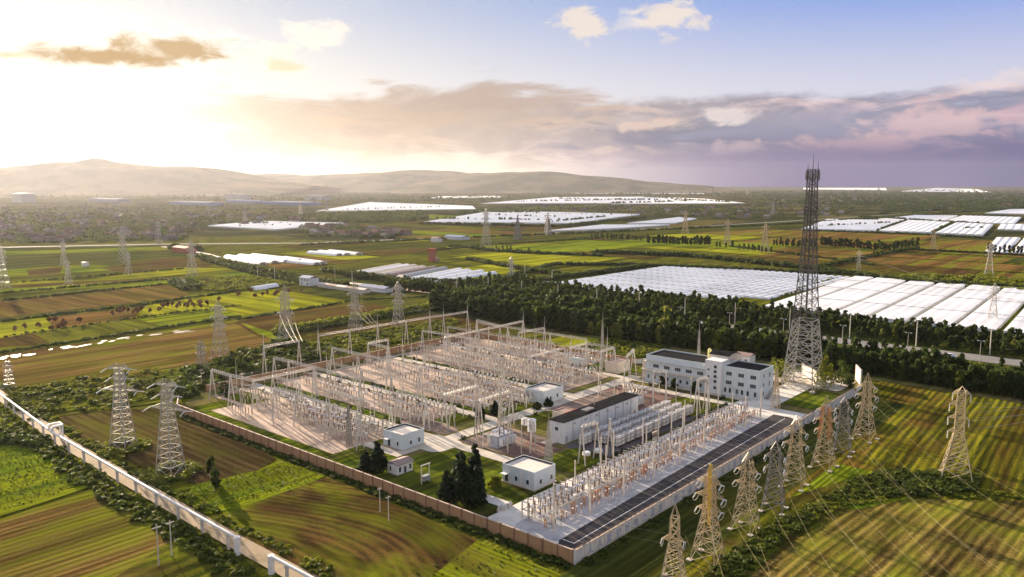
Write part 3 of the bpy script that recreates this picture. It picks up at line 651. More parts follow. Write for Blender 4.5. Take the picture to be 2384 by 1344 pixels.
# ---------------------------------------------------------------- buildings
def windows(root,spec,face,mat='glass',frame=True,name='window',fm='paint_white'):
    """spec: (a, z, w, h) on a face: ('x-',x) ('y-',y) ('x+',x)"""
    k,p=face
    for a,z,w_,h_ in spec:
        g=MB();f=MB();t_=.06
        if k[0]=='x':
            s=-1 if k[1]=='-' else 1;x0,x1=sorted((p,p+s*.03));g.bx(x0,x1,a-w_/2,a+w_/2,z,z+h_)
            xa,xb=sorted((p+s*.002,p+s*.09))
            for aa in ([a-w_/2-t_,a+w_/2]+([a-w_/6-t_/2,a+w_/6-t_/2] if w_>1.6 else [])): f.bx(xa,xb,aa,aa+t_,z-t_,z+h_+t_)
            for zz in (z-t_,z+h_): f.bx(xa,xb,a-w_/2,a+w_/2,zz,zz+t_)
        else:
            s=-1 if k[1]=='-' else 1;y0,y1=sorted((p,p+s*.03));g.bx(a-w_/2,a+w_/2,y0,y1,z,z+h_)
            ya,yb=sorted((p+s*.002,p+s*.09))
            for aa in ([a-w_/2-t_,a+w_/2]+([a-w_/6-t_/2,a+w_/6-t_/2] if w_>1.6 else [])): f.bx(aa,aa+t_,ya,yb,z-t_,z+h_+t_)
            for zz in (z-t_,z+h_): f.bx(a-w_/2,a+w_/2,ya,yb,zz,zz+t_)
        o=g.build(name,mat,root)
        if frame: f.build('frame',fm,o)
def box_building(name,label,u0,u1,v0,v1,h,wm,rm,par=.5,win=(),doors=(),z0=.62,par_mat='parapet_dark'):
    root=empty(name,W(u0,v0,z0),RZ,label,'building')
    a,b=u1-u0,v1-v0
    MB().bx(0,a,0,b,0,h-par).build('wall',wm,root)
    mb=MB();t_=.22
    for q in ((0,a,0,t_),(0,a,b-t_,b),(0,t_,t_,b-t_),(a-t_,a,t_,b-t_)): mb.bx(*q,h-par,h)
    mb.build('parapet',wm,root)
    # dark inner lining of the far sides of the parapet
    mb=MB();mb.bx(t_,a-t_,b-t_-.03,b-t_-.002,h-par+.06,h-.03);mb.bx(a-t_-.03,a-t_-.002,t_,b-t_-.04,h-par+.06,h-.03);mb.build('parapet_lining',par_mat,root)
    MB().bx(t_+.003,a-t_-.003,t_+.003,b-t_-.003,h-par+.003,h-par+.06).build('roof',rm,root)
    mb=MB().bx(-.35,a+.35,-.35,b+.35,0,.32);mb.build('plinth','coping',root)
    for f,s in win: windows(root,s,f)
    for f,s in doors: windows(root,s,f,'parapet_dark',name='door')
    return root
r_=box_building('relay_house','white flat roofed relay house with dark parapet, nearest the corner of the two walls',26.5,36,33.2,45,5.4,'paint_pale','roof_light',.6,
  [(('x-',0),[(2.4,1.4,1.0,1.3),(6.6,1.4,1.0,1.3)]),(('y-',0),[(2.8,1.4,1.0,1.3),(7.6,1.4,1.0,1.3)])],[(('x-',0),[(10.2,.4,1.3,2.3)])])
MB().bx(-.25,-.05,4.2,5.0,.4,4.9).build('drain_duct','paint_white',r_);MB().bx(-1.8,-.02,9.2,11.2,2.9,3.05).build('door_canopy','paint_white',r_)
mb=MB()
for i in range(6): mb.bar((-1.7,6.2+i*.8,.1),(-1.7,6.2+i*.8,1.1),.03)
mb.bar((-1.7,6.2,1.1),(-1.7,10.2,1.1),.03);mb.build('hand_rail','galv',r_)
r_=box_building('relay_house','white flat roofed relay house at the road junction, beside the gantry row',25,34.4,86.2,95.4,5.4,'paint_pale','roof_light',.6,
  [(('x-',0),[(2.2,1.4,.9,1.3)]),(('y-',0),[(3.6,1.5,.9,1.2),(7.2,1.4,.9,1.5)])],[(('x-',0),[(6.4,.4,1.3,2.3)])])
MB().bx(-1.6,-.02,5.6,7.4,2.9,3.05).build('door_canopy','paint_white',r_)
mb=MB()
for i in range(8): mb.bar((1+i*1.1,-1.6,.1),(1+i*1.1,-1.6,1.1),.03)
mb.bar((1,-1.6,1.1),(8.7,-1.6,1.1),.04);mb.build('hand_rail','galv',r_)
box_building('relay_house','pale relay house with flat cream roof in the middle of the yard behind two conifers',96.5,109,85.6,95,5.4,'paint_pale','roof_light',.6,
  [(('y-',0),[(2.2,1.6,1.,1.3),(8.6,1.6,1.,1.3)]),(('x-',0),[])],[(('y-',0),[(4.3,.4,1.2,2.2)])])
# long switchgear hall
r_=empty('switchgear_hall',W(64,51.4,.62),RZ,'long white hall with black roof in the middle of the yard','building')
A,B,hh=45.5,5.8,7.2
MB().bx(0,A,0,B,0,hh).build('wall','paint_white',r_);MB().bx(-.25,A+.25,-.25,B+.25,hh+.003,hh+.3).build('roof','roof_dark',r_)
for i in range(1,9): 
    x=A*i/9;MB().bx(x-.07,x+.07,-.12,-.003,.1,hh-.3).build('drain_pipe','equip_grey',r_)
windows(r_,[(x,.1,1.1,2.3) for x in (1.6,16,30,43)],('y-',0),'equip_grey',name='door')
windows(r_,[(2.9,4.2,1.4,1.1)],('x-',0));MB().bx(14,19,1,3.4,hh+.31,hh+.9).build('roof_vent','galv_dark',r_)
windows(r_,[(6.+i*6.4,5.4,1.6,.7) for i in range(6)],('y-',0),'equip_grey')
# three storey office block: long wing, stair tower, square wing, curved hall
r_=empty('office_block',W(156.2,25.2,.62),RZ,'white three storey office block with dark flat roofs and a stair tower','building')
MB().bx(0,13.5,0,15.6,0,11.4).build('wall','paint_pale',r_);MB().bx(.25,13.25,.25,15.35,11.403,11.55).build('roof','roof_dark',r_)
mb=MB()
for q in ((0,13.5,0,.22),(0,13.5,15.4,15.6),(0,.22,.22,15.4),(13.28,13.5,.22,15.4)): mb.bx(*q,11.403,12.0)
mb.build('parapet','paint_pale',r_)
MB().bx(.2,15,22.8,51.4,0,11.).build('wall','paint_pale',r_);MB().bx(.45,14.75,23.,51.2,11.003,11.15).build('roof','roof_dark',r_)
mb=MB()
for q in ((.2,15,51.2,51.4),(.2,.42,22.8,51.2),(14.78,15,22.8,51.2)): mb.bx(*q,11.003,11.6)
mb.build('parapet','paint_pale',r_)
MB().bx(-1.2,6,15.603,22.797,0,13.6).build('stair_tower','paint_white',r_)
k=14;mb=MB() # curved roof hall behind the stair tower
pts=[(6.003+11*i/k,15.2-2.6*(1-math.sin(math.pi*(.25+.6*i/k)))) for i in range(k+1)]
mb.add([(x,y,z) for y in (16.,24.6) for x,z in pts]+[(x,y,0) for y in (16.,24.6) for x in (pts[0][0],pts[-1][0])],[tuple(range(k+1))+(2*k+3,2*k+2),tuple(range(2*k+1,k,-1))+(2*k+4,2*k+5),(0,2*k+2,2*k+4,k+1),(k,2*k+1,2*k+5,2*k+3)])
mb.build('curved_hall_wall','paint_cream',r_)
mb=MB();pr=[(x,z+.02) for x,z in pts];mb.add([(x,y,z+dz) for y in (15.8,24.8) for dz in (0,.25) for x,z in pr],[(i,i+1,k+2+i,k+1+i) for i in range(k)]+[(k+1+i,k+2+i,3*k+4+i,3*k+3+i) for i in range(k)]+[(2*k+3+i,2*k+2+i,3*k+3+i,3*k+4+i) for i in range(k)])
mb.build('curved_roof','roof_dark',r_)
windows(r_,[(y,z,2.4,1.5) for y in (2.6,7.6,12.8) for z in (4.7,8.3)],('x-',0))
windows(r_,[(y,1.3,1.,1.9) for y in (1.6,4.6,7.,9.2,12.2,14.2)],('x-',0))
windows(r_,[(18.2,z,1.3,1.2) for z in (2,4.6,6.6,8.6,10.6)]+[(21.2,z,.9,.7) for z in (3.8,6.6,9.4)],('x-',-1.2))
windows(r_,[(25.6+i*5.2,6.4,2.7,1.4) for i in range(5)],('x-',.2))
windows(r_,[(25.2+i*3.1,1.4,.95,1.5) for i in range(9)],('x-',.2))
windows(r_,[(4,z,1.,1.4) for z in (1.6,5,8.6)]+[(9.5,z,1.,2.) for z in (4.4,8)],('y-',0))
MB().bx(-1.3,.2,22.8,53.,5.0,5.45).build('balcony_band','paint_cream',r_);MB().bx(-.6,.17,23,52.5,9.3,9.55).build('cornice','paint_white',r_)
MB().bx(.2,6,51.403,53.2,0,8.4).build('side_annex','paint_cream',r_)
mb=MB()
for i in range(9): mb.bx(3+i*.9,3.9+i*.9,-2.2,-.8,i*.45,i*.45+.18)
mb.bar((3,-2.2,1),(11,-2.2,5.),.05);mb.bar((11,-2.2,0),(11,-2.2,5),.1);mb.build('outside_stair','galv_dark',r_)
MB().cyl(11,27,11.5,15.2,.8,.8,10).cyl(11,27,15.2,15.9,.8,.1,10).build('roof_tank','lime_tank',r_)
MB().bx(9,12,15.6,17,11.4,13.3).build('roof_shed','paint_cream',r_)
for y in (0.5,9): MB().bar((-.4,y,.1),(-.4,y,3.2),.06).bar((-.4,y,3.2),(-.4,y+4,4.2),.05).build('handrail','galv',r_)
# small buildings
def gable_hut(name,label,u0,u1,v0,v1,h,rise,wm,rm,axis='u',win=(),z0=.62,cat='building',eave=.4,rz=0.):
    root=empty(name,W(u0,v0,z0),RZ+rz,label,cat);a,b=u1-u0,v1-v0
    MB().bx(0,a,0,b,0,h).build('wall',wm,root);mb=MB()
    if axis=='u': p=[(-eave,-eave,h),(a+eave,-eave,h),(a+eave,b/2,h+rise),(-eave,b/2,h+rise),(a+eave,b+eave,h),(-eave,b+eave,h)]
    else: p=[(-eave,-eave,h),(-eave,b+eave,h),(a/2,b+eave,h+rise),(a/2,-eave,h+rise),(a+eave,b+eave,h),(a+eave,-eave,h)]
    q=[(x,y,z+.14) for x,y,z in p]
    mb.add(p+q,[(3,2,1,0),(2,3,5,4),(6,7,8,9),(9,8,10,11),(0,1,7,6),(4,5,11,10),(0,6,9,3),(3,9,11,5),(1,2,8,7),(2,4,10,8)])
    mb.build('roof',rm,root)
    for f,s in win: windows(root,s,f)
    return root
r_=gable_hut('guard_hut','small white hut with brown roof beside the dark pine at the brick wall',9.6,15.6,71,75.4,3.,.7,'paint_white','roof_brown','u',[(('y-',0),[(1.,.9,.8,1.5),(5,.9,.8,1.5)]),(('x-',0),[(3.,.9,.7,1.4)])])
windows(r_,[(3.,.1,.9,2.1)],('y-',0),'parapet_dark',name='door')
box_building('store_hut','pinkish blocky store hut left of the office block',158,168,92,99,5.,'paint_cream','roof_brown',.3,[(('x-',0),[]),(('y-',0),[(6,1.5,1.,1.5)])])
MB().bx(-1.6,-.02,.5,5,.0,4.).build('door',"paint_pale",box_building('store_hut','little white hut in the shrubs by the far gantry frame',160,165,114,119,3.2,'paint_white','roof_light',.2,[(('x-',0),[(1.2,1.2,.8,.8),(3.8,1.2,.8,.8)])]))
gable_hut('guard_hut','small white hut with brown roof behind the office block',214,220,55,62,4.,1.,'paint_white','roof_brown','v',[(('x-',0),[(2,1.2,1,1.2),(5,1.2,1,1.2)])])
r_=box_building('store_hut','low hut with red rimmed flat roof at the left end of the long hall',84.5,91.5,66.5,72,3.,'paint_cream','roof_brown',.3,par_mat='trim_red')
mb=MB()
for x in (0,7): mb.bx(x-.15,x+.15,-1.6,-1.3,0,3)
mb.bx(-.3,7.3,-1.7,-.02,3.02,3.3);mb.build('porch','trim_red',r_)
# ---------------------------------------------------------------- gantries in the yard
ZY=.64
def gantry(label,pts,h,beams,mat='galv_pale',spikes=(),beam_w=.55,aframe=True):
    """pts: (u,v) of A-frames; beams: index pairs; all one steel structure"""
    u0,v0=pts[0];root=empty('gantry',W(u0,v0,ZY),RZ,label,'gantry','steel gantries of the switchyard')
    for i,(u,v) in enumerate(pts):
        j=[b for b in beams if i in b];q=pts[(j[0][0] if j[0][1]==i else j[0][1])] if j else (u,v+1)
        d=(q[0]-u,q[1]-v);l=math.hypot(*d) or 1;n_=(-d[1]/l,d[0]/l);x,y=u-u0,v-v0;mb=MB();sp=1.5
        for s in (-1,1): mb.hcyl((x+n_[0]*sp*s,y+n_[1]*sp*s,0),(x+n_[0]*.12*s,y+n_[1]*.12*s,h),.24,6)
        mb.bar((x-n_[0]*sp*.5,y-n_[1]*sp*.5,h*.55),(x+n_[0]*sp*.5,y+n_[1]*sp*.5,h*.55),.07)
        mb.bx(x-.3,x+.3,y-.3,y+.3,h-.1,h+.25)
        o=mb.build('a_frame',mat,root)
        if i in spikes: MB().bar((x,y,h+.2),(x,y,h+3),.13,.1).bar((x,y,h+3),(x,y,h+6.5),.06,.03).build('lightning_rod',mat,o)
    for a,b in beams:
        p=np.array((pts[a][0]-u0,pts[a][1]-v0,h));q=np.array((pts[b][0]-u0,pts[b][1]-v0,h));L=np.linalg.norm(q-p);d=(q-p)/L;n_=np.array((-d[1],d[0],0))*beam_w;up=np.array((0,0,.9));mb=MB();k=max(3,int(L/1.5))
        for off in (n_,-n_): mb.bar(p+off,q+off,.055)
        mb.bar(p+up,q+up,.06)
        for i in range(k):
            a0=p+(q-p)*i/k;a1=p+(q-p)*(i+1)/k;mb.bar(a0+n_,a1-n_,.035)
            for off in (n_,-n_): mb.bar(a0+off,(a0+a1)/2+up,.035);mb.bar(a1+off,(a0+a1)/2+up,.035)
        o=mb.build('truss_beam',mat,root)
        m_=MB();k=max(2,int(L/7))
        for i in range(k):
            for s in (-1.6,0,1.6):
                c=p+(q-p)*(i+.5)/k+d*s*min(1,L/14);ins_string(m_,c,c+np.array((0,0,-1.6)),4,.13)
        setp(m_.build('insulator_string','porcelain',root),kind='stuff')
    return root
gantry('front corner gantry with one beam running back into the yard, above the green lawn',[(17.5,190),(17.5,176),(19,162),(45.5,162)],11.6,[(0,1),(1,2),(2,3)])
gantry('front gantry line beside the brick wall, over pink gravel',[(18,147),(19,135),(17.5,115),(17.5,98)],11.4,[(0,1),(1,2),(2,3)])
gantry('second gantry line beyond the first inner road, left half',[(45.5,190),(46,180),(45.7,161.9),(44.8,132)],11.8,[(0,1),(1,2),(2,3)])
gantry('second gantry line beyond the first inner road, right half',[(43.8,110),(43.8,95),(54,79.4),(70,79.4)],11.6,[(0,1),(2,3)],spikes=())
gantry('tall gantry between the middle yards, left half',[(74.5,189),(74.,170),(74,150),(74,131)],11.6,[(0,1),(1,2),(2,3)],'galv_pale')
gantry('tall gantry between the middle yards, right half',[(74,118),(73.5,100),(67,92.5),(50,92.5)],12.,[(0,1),(2,3)],'galv_pale')
gantry('back gantry line behind the rear wall, left end with a lightning rod',[(54.8,212.5),(73.5,213)],12.,[(0,1)],spikes=(0,))
gantry('long back gantry line behind the rear wall with lightning rods',[(87,216.6),(105.4,216.2),(122.7,215.5),(142,215.3),(159,215),(168,213.5),(186,212.4)],12.,[(i,i+1) for i in range(6)],spikes=(0,2,4,5,6))
gantry('gantry in the third yard, left of its middle',[(107,189),(95,189),(95,175)],10.5,[(0,1),(1,2)],'galv_pale')
gantry('rear corner gantry with two beams over the third inner road',[(171,191),(165,169),(185,170),(125,169)],11.5,[(0,1),(1,2),(1,3)],'galv_pale',spikes=(2,))
gantry('gantry line in the fourth yard, middle',[(121,150),(121,132),(121,112),(145,112)],11.,[(0,1),(1,2),(2,3)],'galv_pale')
gantry('short gantry with a lightning rod near the far right wall',[(160,152),(178,150)],11.,[(0,1)],'galv_pale',spikes=(1,))
gantry('pale rectangular gantry frame around the little white hut',[(149,112),(151,96.5),(162,96.8),(162,112)],10.5,[(0,1),(1,2),(2,3),(3,0)],'galv_pale')
gantry('gantry line over the busy equipment of the far yard',[(132,192),(133,175),(133,158)],11.,[(0,1),(1,2)],'galv_pale')
gantry('narrow gantry in front of the two conifers',[(52,91),(52.8,79.6)],11.8,[],'galv')
gantry('pair of A frames beside the transformer',[(51.4,54),(51.4,64)],10.,[(0,1)],'galv_pale')
gantry('gantry over the dark gravel capacitor yard, near end',[(52,35.5),(58.6,34.5),(64.5,33.8)],11.8,[(0,1)],'galv_pale')
gantry('gantry in front of the office block, left pair',[(126.2,55),(129,51)],12.5,[(0,1)],'galv_pale')
gantry('gantry in front of the office block, right pair',[(124.7,35.4),(131,34.7)],12.5,[(0,1)],'galv_pale')
gantry('pink gantry leg pair left of the store hut',[(145,79),(158,84)],12.,[(0,1)],'galv_pale')
gantry('low gantry inside the first yard, right part',[(33,136),(33,118),(33,101)],9.5,[(0,1),(1,2)])
gantry('low gantry inside the first yard, left part',[(32,170),(32,152)],9.5,[(0,1)])
gantry('gantry inside the second yard, middle',[(60,172),(60,150),(60,132)],10,[(0,1),(1,2)],'galv')
gantry('gantry inside the third yard, near the inner road',[(94,150),(94,128),(94,104)],11,[(0,1),(1,2)],'galv_pale',spikes=(2,))
gantry('gantry inside the third yard, along the far road',[(110,165),(110,142),(110,120),(110,98)],10.5,[(0,1),(1,2),(2,3)],'galv')
gantry('gantry inside the fourth yard, far side',[(148,190),(148,168),(148,146),(148,124)],11,[(0,1),(1,2),(2,3)],'galv')
gantry('gantry inside the fourth yard, centre, with a rod',[(134,146),(134,124),(134,102)],11,[(0,1),(1,2)],'galv_pale',spikes=(1,))
gantry('gantry in the farthest yard over pink gravel',[(170,190),(170,168),(170,140),(170,118)],10.5,[(0,1),(1,2),(2,3)],'galv_pale')
for i,(u,v) in enumerate([(12,160),(14,142),(22,150),(30,108),(26,182),(50,150),(55,120),(52,186),(64,140),(80,150),(84,118),(90,170),(100,140),(104,112),(124,160),(126,120),(140,180),(143,138),(139,112),(128,96),(160,120),(166,178),(174,130),(162,160),(56,70),(60,76),(48,56),(88,56),(128,46),(136,44),(118,75),(132,72)]):
    setp(MB().cyl(0,0,0,10.5,.2,.13,6).bar((-1.2,0,9.9),(1.2,0,9.9),.09).build('concrete_pole','conc_post',None,W(u,v,ZY),RZ+rnd.random()),'slim pale pole with a short cross bar standing in the switchyard','pole','slim poles in the switchyard')
for i,(u,v,h) in enumerate([(22,128,17),(35,112,16),(36,160,17),(28,190,15),(48,140,17),(63,118,16),(62,176,17),(73,140,18),(90,112,17),(96,160,18),(110,182,17),(118,140,18),(127,104,17),(138,160,18),(149,132,17),(150,176,18),(158,140,17),(172,160,18),(176,110,17),(100,98,16)]):
    setp(MB().cyl(0,0,0,h*.7,.2,.12,6).cyl(0,0,h*.7,h,.07,.03,5).build('lightning_rod_pole','galv_pale',None,W(u,v,ZY),0),'thin tall pale lightning rod standing among the gantries','pole','lightning rods in the switchyard')
# free-standing lightning masts
def mast(u,v,h,label,mat='galv_warm',base=1.,tri=False):
    root=empty('lightning_mast',W(u,v,ZY),RZ,label,'lightning mast');mb=MB()
    lattice(mb,levels(0,h*.8,base,.18,9),.09,.05);mb.build('lattice_body',mat,root);MB().bar((0,0,h*.8),(0,0,h),.09,.03).build('rod',mat,root)
mast(163,104,26.5,'very tall slim lattice mast beside the pale gantry frame','galv',.8);mast(184,66,24,'tall slim lattice mast behind the office block','galv',.7)
mast(46.3,43.8,16.5,'slim lattice mast between the white relay house and the hall','galv',1.0);mast(149,15.5,19.,'slim mast on a splayed foot at the far end of the white strip','galv_warm',1.4)
mast(17,103,17,'slim dark lattice mast beside the relay house at the road junction','galv_dark',.7);mast(64,79,16,'slim lattice mast in front of the middle relay house','galv',.8)
# ---------------------------------------------------------------- switchgear models
def col(mb,x,y,z0,z1,r,k=4):
    n_=max(2,int((z1-z0)/.35))
    mb.cyl(x,y,z0,z1,r*.55,r*.5,6)
    for i in range(n_): z=z0+(z1-z0)*(i+.3)/n_;mb.cyl(x,y,z,z+(z1-z0)/n_*.35,r,r*.7,6)
def K(name,label,cat,group,build):
    mb=MB();mats=build(mb);return Kind(setp(mb.build(name,mats),label,cat,group))
def b_disc(mb):
    for y in (-2.2,0,2.2):
        mb.cur=0
        for x in (-1.1,1.1): mb.cyl(x,y,0,2.4,.16,.15,6)
        mb.bx(-1.4,1.4,y-.12,y+.12,2.4,2.6);mb.cur=1
        for x in (-1.1,1.1): col(mb,x,y,2.6,4.4,.22)
        mb.cur=2;mb.bar((-1.3,y,4.5),(1.3,y,4.5),.09)
    mb.cur=0;mb.bar((-1.1,-2.4,2.35),(-1.1,2.4,2.35),.1);mb.bar((1.1,-2.4,2.35),(1.1,2.4,2.35),.1);mb.cur=2;mb.bx(-1.5,-1.2,2.5,2.9,.9,1.6)
    return ['conc_post','porcelain','galv']
def b_break(mb):
    for y in (-2.2,0,2.2):
        mb.cur=0;mb.bx(-.35,.35,y-.35,y+.35,0,.3);mb.bar((-.3,y,.2),(-.3,y,2.2),.07);mb.bar((.3,y,.2),(.3,y,2.2),.07)
        mb.cur=2;mb.bx(-.45,.45,y-.3,y+.3,1.9,2.5);mb.cur=1;col(mb,0,y,2.5,4.3,.27);mb.cur=3;mb.hcyl((-.9,y,4.6),(.9,y,4.6),.24,6);mb.hcyl((0,y,4.2),(0,y,4.9),.18,6)
    mb.cur=2;mb.bx(.5,1.1,-.6,.6,.8,2.1);mb.bar((0,-2.2,2.2),(0,2.2,2.2),.08)
    return ['conc_post','porcelain','equip_white','porcelain_grey']
def b_ct(mb):
    mb.cur=0;mb.cyl(0,0,0,2.5,.22,.2,6);mb.bx(-.4,.4,-.4,.4,2.5,2.8);mb.cur=1;col(mb,0,0,2.8,4.4,.27);mb.cur=2;mb.cyl(0,0,4.4,5.1,.42,.36,8);mb.bx(-.6,.6,-.1,.1,4.7,4.85);return ['conc_post','porcelain','equip_white']
def b_arr(mb):
    mb.cur=0;mb.cyl(0,0,0,2.6,.17,.15,6);mb.cur=1;col(mb,0,0,2.6,4.9,.24);mb.cur=0;mb.cyl(0,0,4.9,5.,.4,.4,8);return ['conc_post','porcelain']
def b_post(mb):
    mb.cur=0;mb.cyl(0,0,0,5.,.19,.15,6);mb.cur=1;col(mb,0,0,5.,6.6,.2);mb.cur=0;mb.bx(-.3,.3,-.1,.1,6.6,6.75);return ['conc_post','porcelain']
def b_cab(mb): mb.bx(-.4,.4,-.3,.3,.15,1.5);mb.bx(-.45,.45,-.35,.35,1.5,1.6);mb.cur=1;mb.bx(-.5,.5,-.4,.4,0,.15);return ['equip_white','concrete']
def b_org(mb):
    mb.cur=0
    for x in (-.35,.35): mb.bar((x,-.3,0),(x,-.3,2.6),.07);mb.bar((x,.3,0),(x,.3,2.6),.07)
    mb.bx(-.5,.5,-.45,.45,2.6,2.75);mb.cur=1;col(mb,0,0,2.75,4.,.2);mb.cur=2;mb.bar((-.6,0,4.1),(.6,0,4.1),.06);return ['rust','porcelain_grey','galv_warm']
kdis=K('disconnector','three pole disconnector switch on concrete posts in the gravel yard','disconnector','disconnectors in the switchyard',b_disc)
kbrk=K('circuit_breaker','three pole circuit breaker with white box on a steel stand','circuit breaker','circuit breakers in the switchyard',b_break)
kct=K('current_transformer','white headed current transformer on a concrete post','current transformer','current transformers in the switchyard',b_ct)
karr=K('surge_arrester','brown surge arrester column on a concrete post','surge arrester','surge arresters in the switchyard',b_arr)
kpst=K('post_insulator','tall concrete post carrying a brown busbar insulator','post insulator','busbar posts in the switchyard',b_post)
kcab=K('control_cabinet','small white control cabinet on a concrete pad','cabinet','control cabinets in the switchyard',b_cab)
bus=MB();bus.hcyl((0,-3.5,0),(0,3.5,0),.09,6);kbus=Kind(setp(bus.build('busbar_tube','galv'),'horizontal busbar tube on insulators in the gravel yard','busbar','busbar tubes in the switchyard'))
er=random.Random(11)
def rowlist(u0,v0,v1,seq,pitch=8.,p=.85):
    v=v0+pitch/2
    while v<v1:
        for u,k in seq:
            if er.random()>p: continue
            uu=u0+u+er.uniform(-.35,.35);vv=v+er.uniform(-.4,.4)
            if k=='d': kdis.put(W(uu,vv,ZY),RZ,None,er.uniform(.85,1.1))
            elif k=='D': kdis.put(W(uu,vv,ZY),RZ+math.pi/2,None,er.uniform(.85,1.1))
            elif k=='b': kbrk.put(W(uu,vv,ZY),RZ,None,er.uniform(.8,1.05))
            elif k in 'ca':
                for q in (-2.2,0,2.2): (kct if k=='c' else karr).put(W(uu,vv+q,ZY),RZ,None,.9)
            elif k=='p': kpst.put(W(uu,vv,ZY),RZ,None,er.uniform(.8,1.3))
            elif k=='P': kpst.put(W(uu,vv-3.5,ZY),RZ);kbus.put(W(uu,vv,ZY+6.9),RZ)
            elif k=='k': kcab.put(W(uu,vv+1.5,ZY),RZ+er.choice((0,1.57)))
        v+=pitch*er.uniform(.9,1.15)
rowlist(9,104,174,[(7,'p'),(15,'a')],17.,.7);rowlist(20,103,136,[(2,'d'),(5.5,'b'),(9,'c'),(13,'D'),(15.5,'k')],7.4);rowlist(20,138,172,[(5,'d'),(9,'c'),(13,'b')],9.,.8);rowlist(20,174,196,[(4,'a'),(9,'d'),(13,'p')],7.5,.8)
rowlist(10,150,176,[(2,'a'),(5,'p')],9.,.8)
rowlist(50,98,128,[(1,'d'),(4.5,'b'),(8,'D'),(12,'c'),(14.5,'P')],7.,.85);rowlist(50,130,166,[(2,'c'),(6,'d'),(10,'b'),(13,'k')],7.2,.75);rowlist(48,170,197,[(4,'a'),(9,'d'),(14,'p')],9.,.7)
rowlist(76,88,130,[(2,'b'),(5.5,'d'),(9,'c'),(13,'P'),(17,'D'),(21,'b')],7.,.86);rowlist(76,132,160,[(3,'P'),(8,'d'),(14,'a'),(20,'b'),(26,'c'),(31,'d')],7.8,.72);rowlist(76,162,196,[(6,'p'),(14,'a'),(22,'d'),(28,'p')],9.,.65)
rowlist(98,104,132,[(2,'d'),(6,'b'),(9,'c'),(12,'P')],7.,.85)
rowlist(119,94,128,[(2,'d'),(5.5,'b'),(9,'c'),(13,'P'),(17,'D'),(21,'b'),(25,'c'),(29,'d')],6.8,.85);rowlist(119,130,166,[(4,'c'),(9,'d'),(14,'b'),(19,'P'),(24,'a'),(29,'d')],7.4,.8);rowlist(119,168,198,[(4,'a'),(11,'p'),(18,'d'),(25,'c')],8.,.75)
rowlist(157,108,170,[(3,'d'),(8,'b'),(12,'P'),(16,'d'),(20,'c')],6.9,.85);rowlist(157,172,200,[(4,'a'),(10,'d'),(17,'p')],8.,.7)
rowlist(44,88,110,[(3,'p'),(7,'p')],7.,.8);rowlist(120,60,79,[(3,'p'),(8,'d'),(13,'b'),(19,'P')],7.,.7)
# line bays along the white strip
korg=K('cable_termination','rust coloured cable termination stand beside the asphalt strip','cable stand','rusty cable stands along the white strip',lambda mb:b_org(mb))
def cap_(u,dv):
    for q in (-2.8,-.4,2.):
        if er.random()<.85: korg.put(W(u+q+er.uniform(-.4,.4),15.3+dv+er.uniform(-.5,.5),ZY),RZ+er.random(),None,er.uniform(.75,1.2))
for i,u in enumerate(np.arange(13,139,7.)):
    dv=.4+.018*u;u+=er.uniform(-.9,.9);kdis.put(W(u,22.3+dv*.8+er.uniform(-.5,.5),ZY),RZ+math.pi/2,None,er.uniform(.85,1.15));(kbrk if er.random()<.8 else kdis).put(W(u+.3,18.+dv+er.uniform(-.4,.4),ZY),RZ+math.pi/2,None,er.uniform(.8,1.15));cap_(u,dv)
    for q in (-2.1,0,2.1): karr.put(W(u+q+er.uniform(-.3,.3),12.6+dv,ZY),RZ,scale=.7)
    if i%2==0: kcab.put(W(u+3.3,24.5,ZY),RZ)
    for q in (-2.1,2.1): kct.put(W(u+q,20.2+dv,ZY),RZ,scale=.85)
# concrete poles in two lines along the strip
def pole(h,mat='conc_post',r=.24):
    return MB().cyl(0,0,0,h,r,r*.75,8)
kpole=Kind(setp(pole(10.2).build('concrete_pole','conc_post'),'x','pole','concrete poles along the white strip'))
for i,(u,v) in enumerate([(8.6,12.4),(24,12.2),(40,12),(56,12.),(72,12),(88,12),(104,12),(120,12.2),(134,12.4),(31,22.6),(47,23.3),(53,29.2),(60,29.4),(69,23.3),(77,29.4),(87,29.6),(96,29.8),(105,29.8),(114,29.8),(122,29.8),(130,29.6),(92,23.4),(108,23.3),(128,23)]):
    kpole.put(W(u,v+(.018*u if v<13 else 0),ZY),RZ,'tall plain concrete pole standing along the busy white strip',1.15 if v<13 else 1.,None,1.25 if i==0 else (1.1 if v<13 else 1.))
# beams linking poles over the strip
for i,(a,b) in enumerate([((8.6,12.4),(24,12.2)),((24,12.2),(40,12)),((40,12),(56,12)),((56,12),(72,12)),((72,12),(88,12)),((88,12),(104,12)),((104,12),(120,12.2)),((120,12.2),(134,12.4))]):
    o=MB().hcyl((0,0,0),(b[0]-a[0],b[1]-a[1],0),.07,6).build('busbar_tube','galv_warm',None,W(*a,ZY+6.2),RZ);setp(o,'warm grey busbar tube strung between the poles of the white strip','busbar','tubes along the white strip')
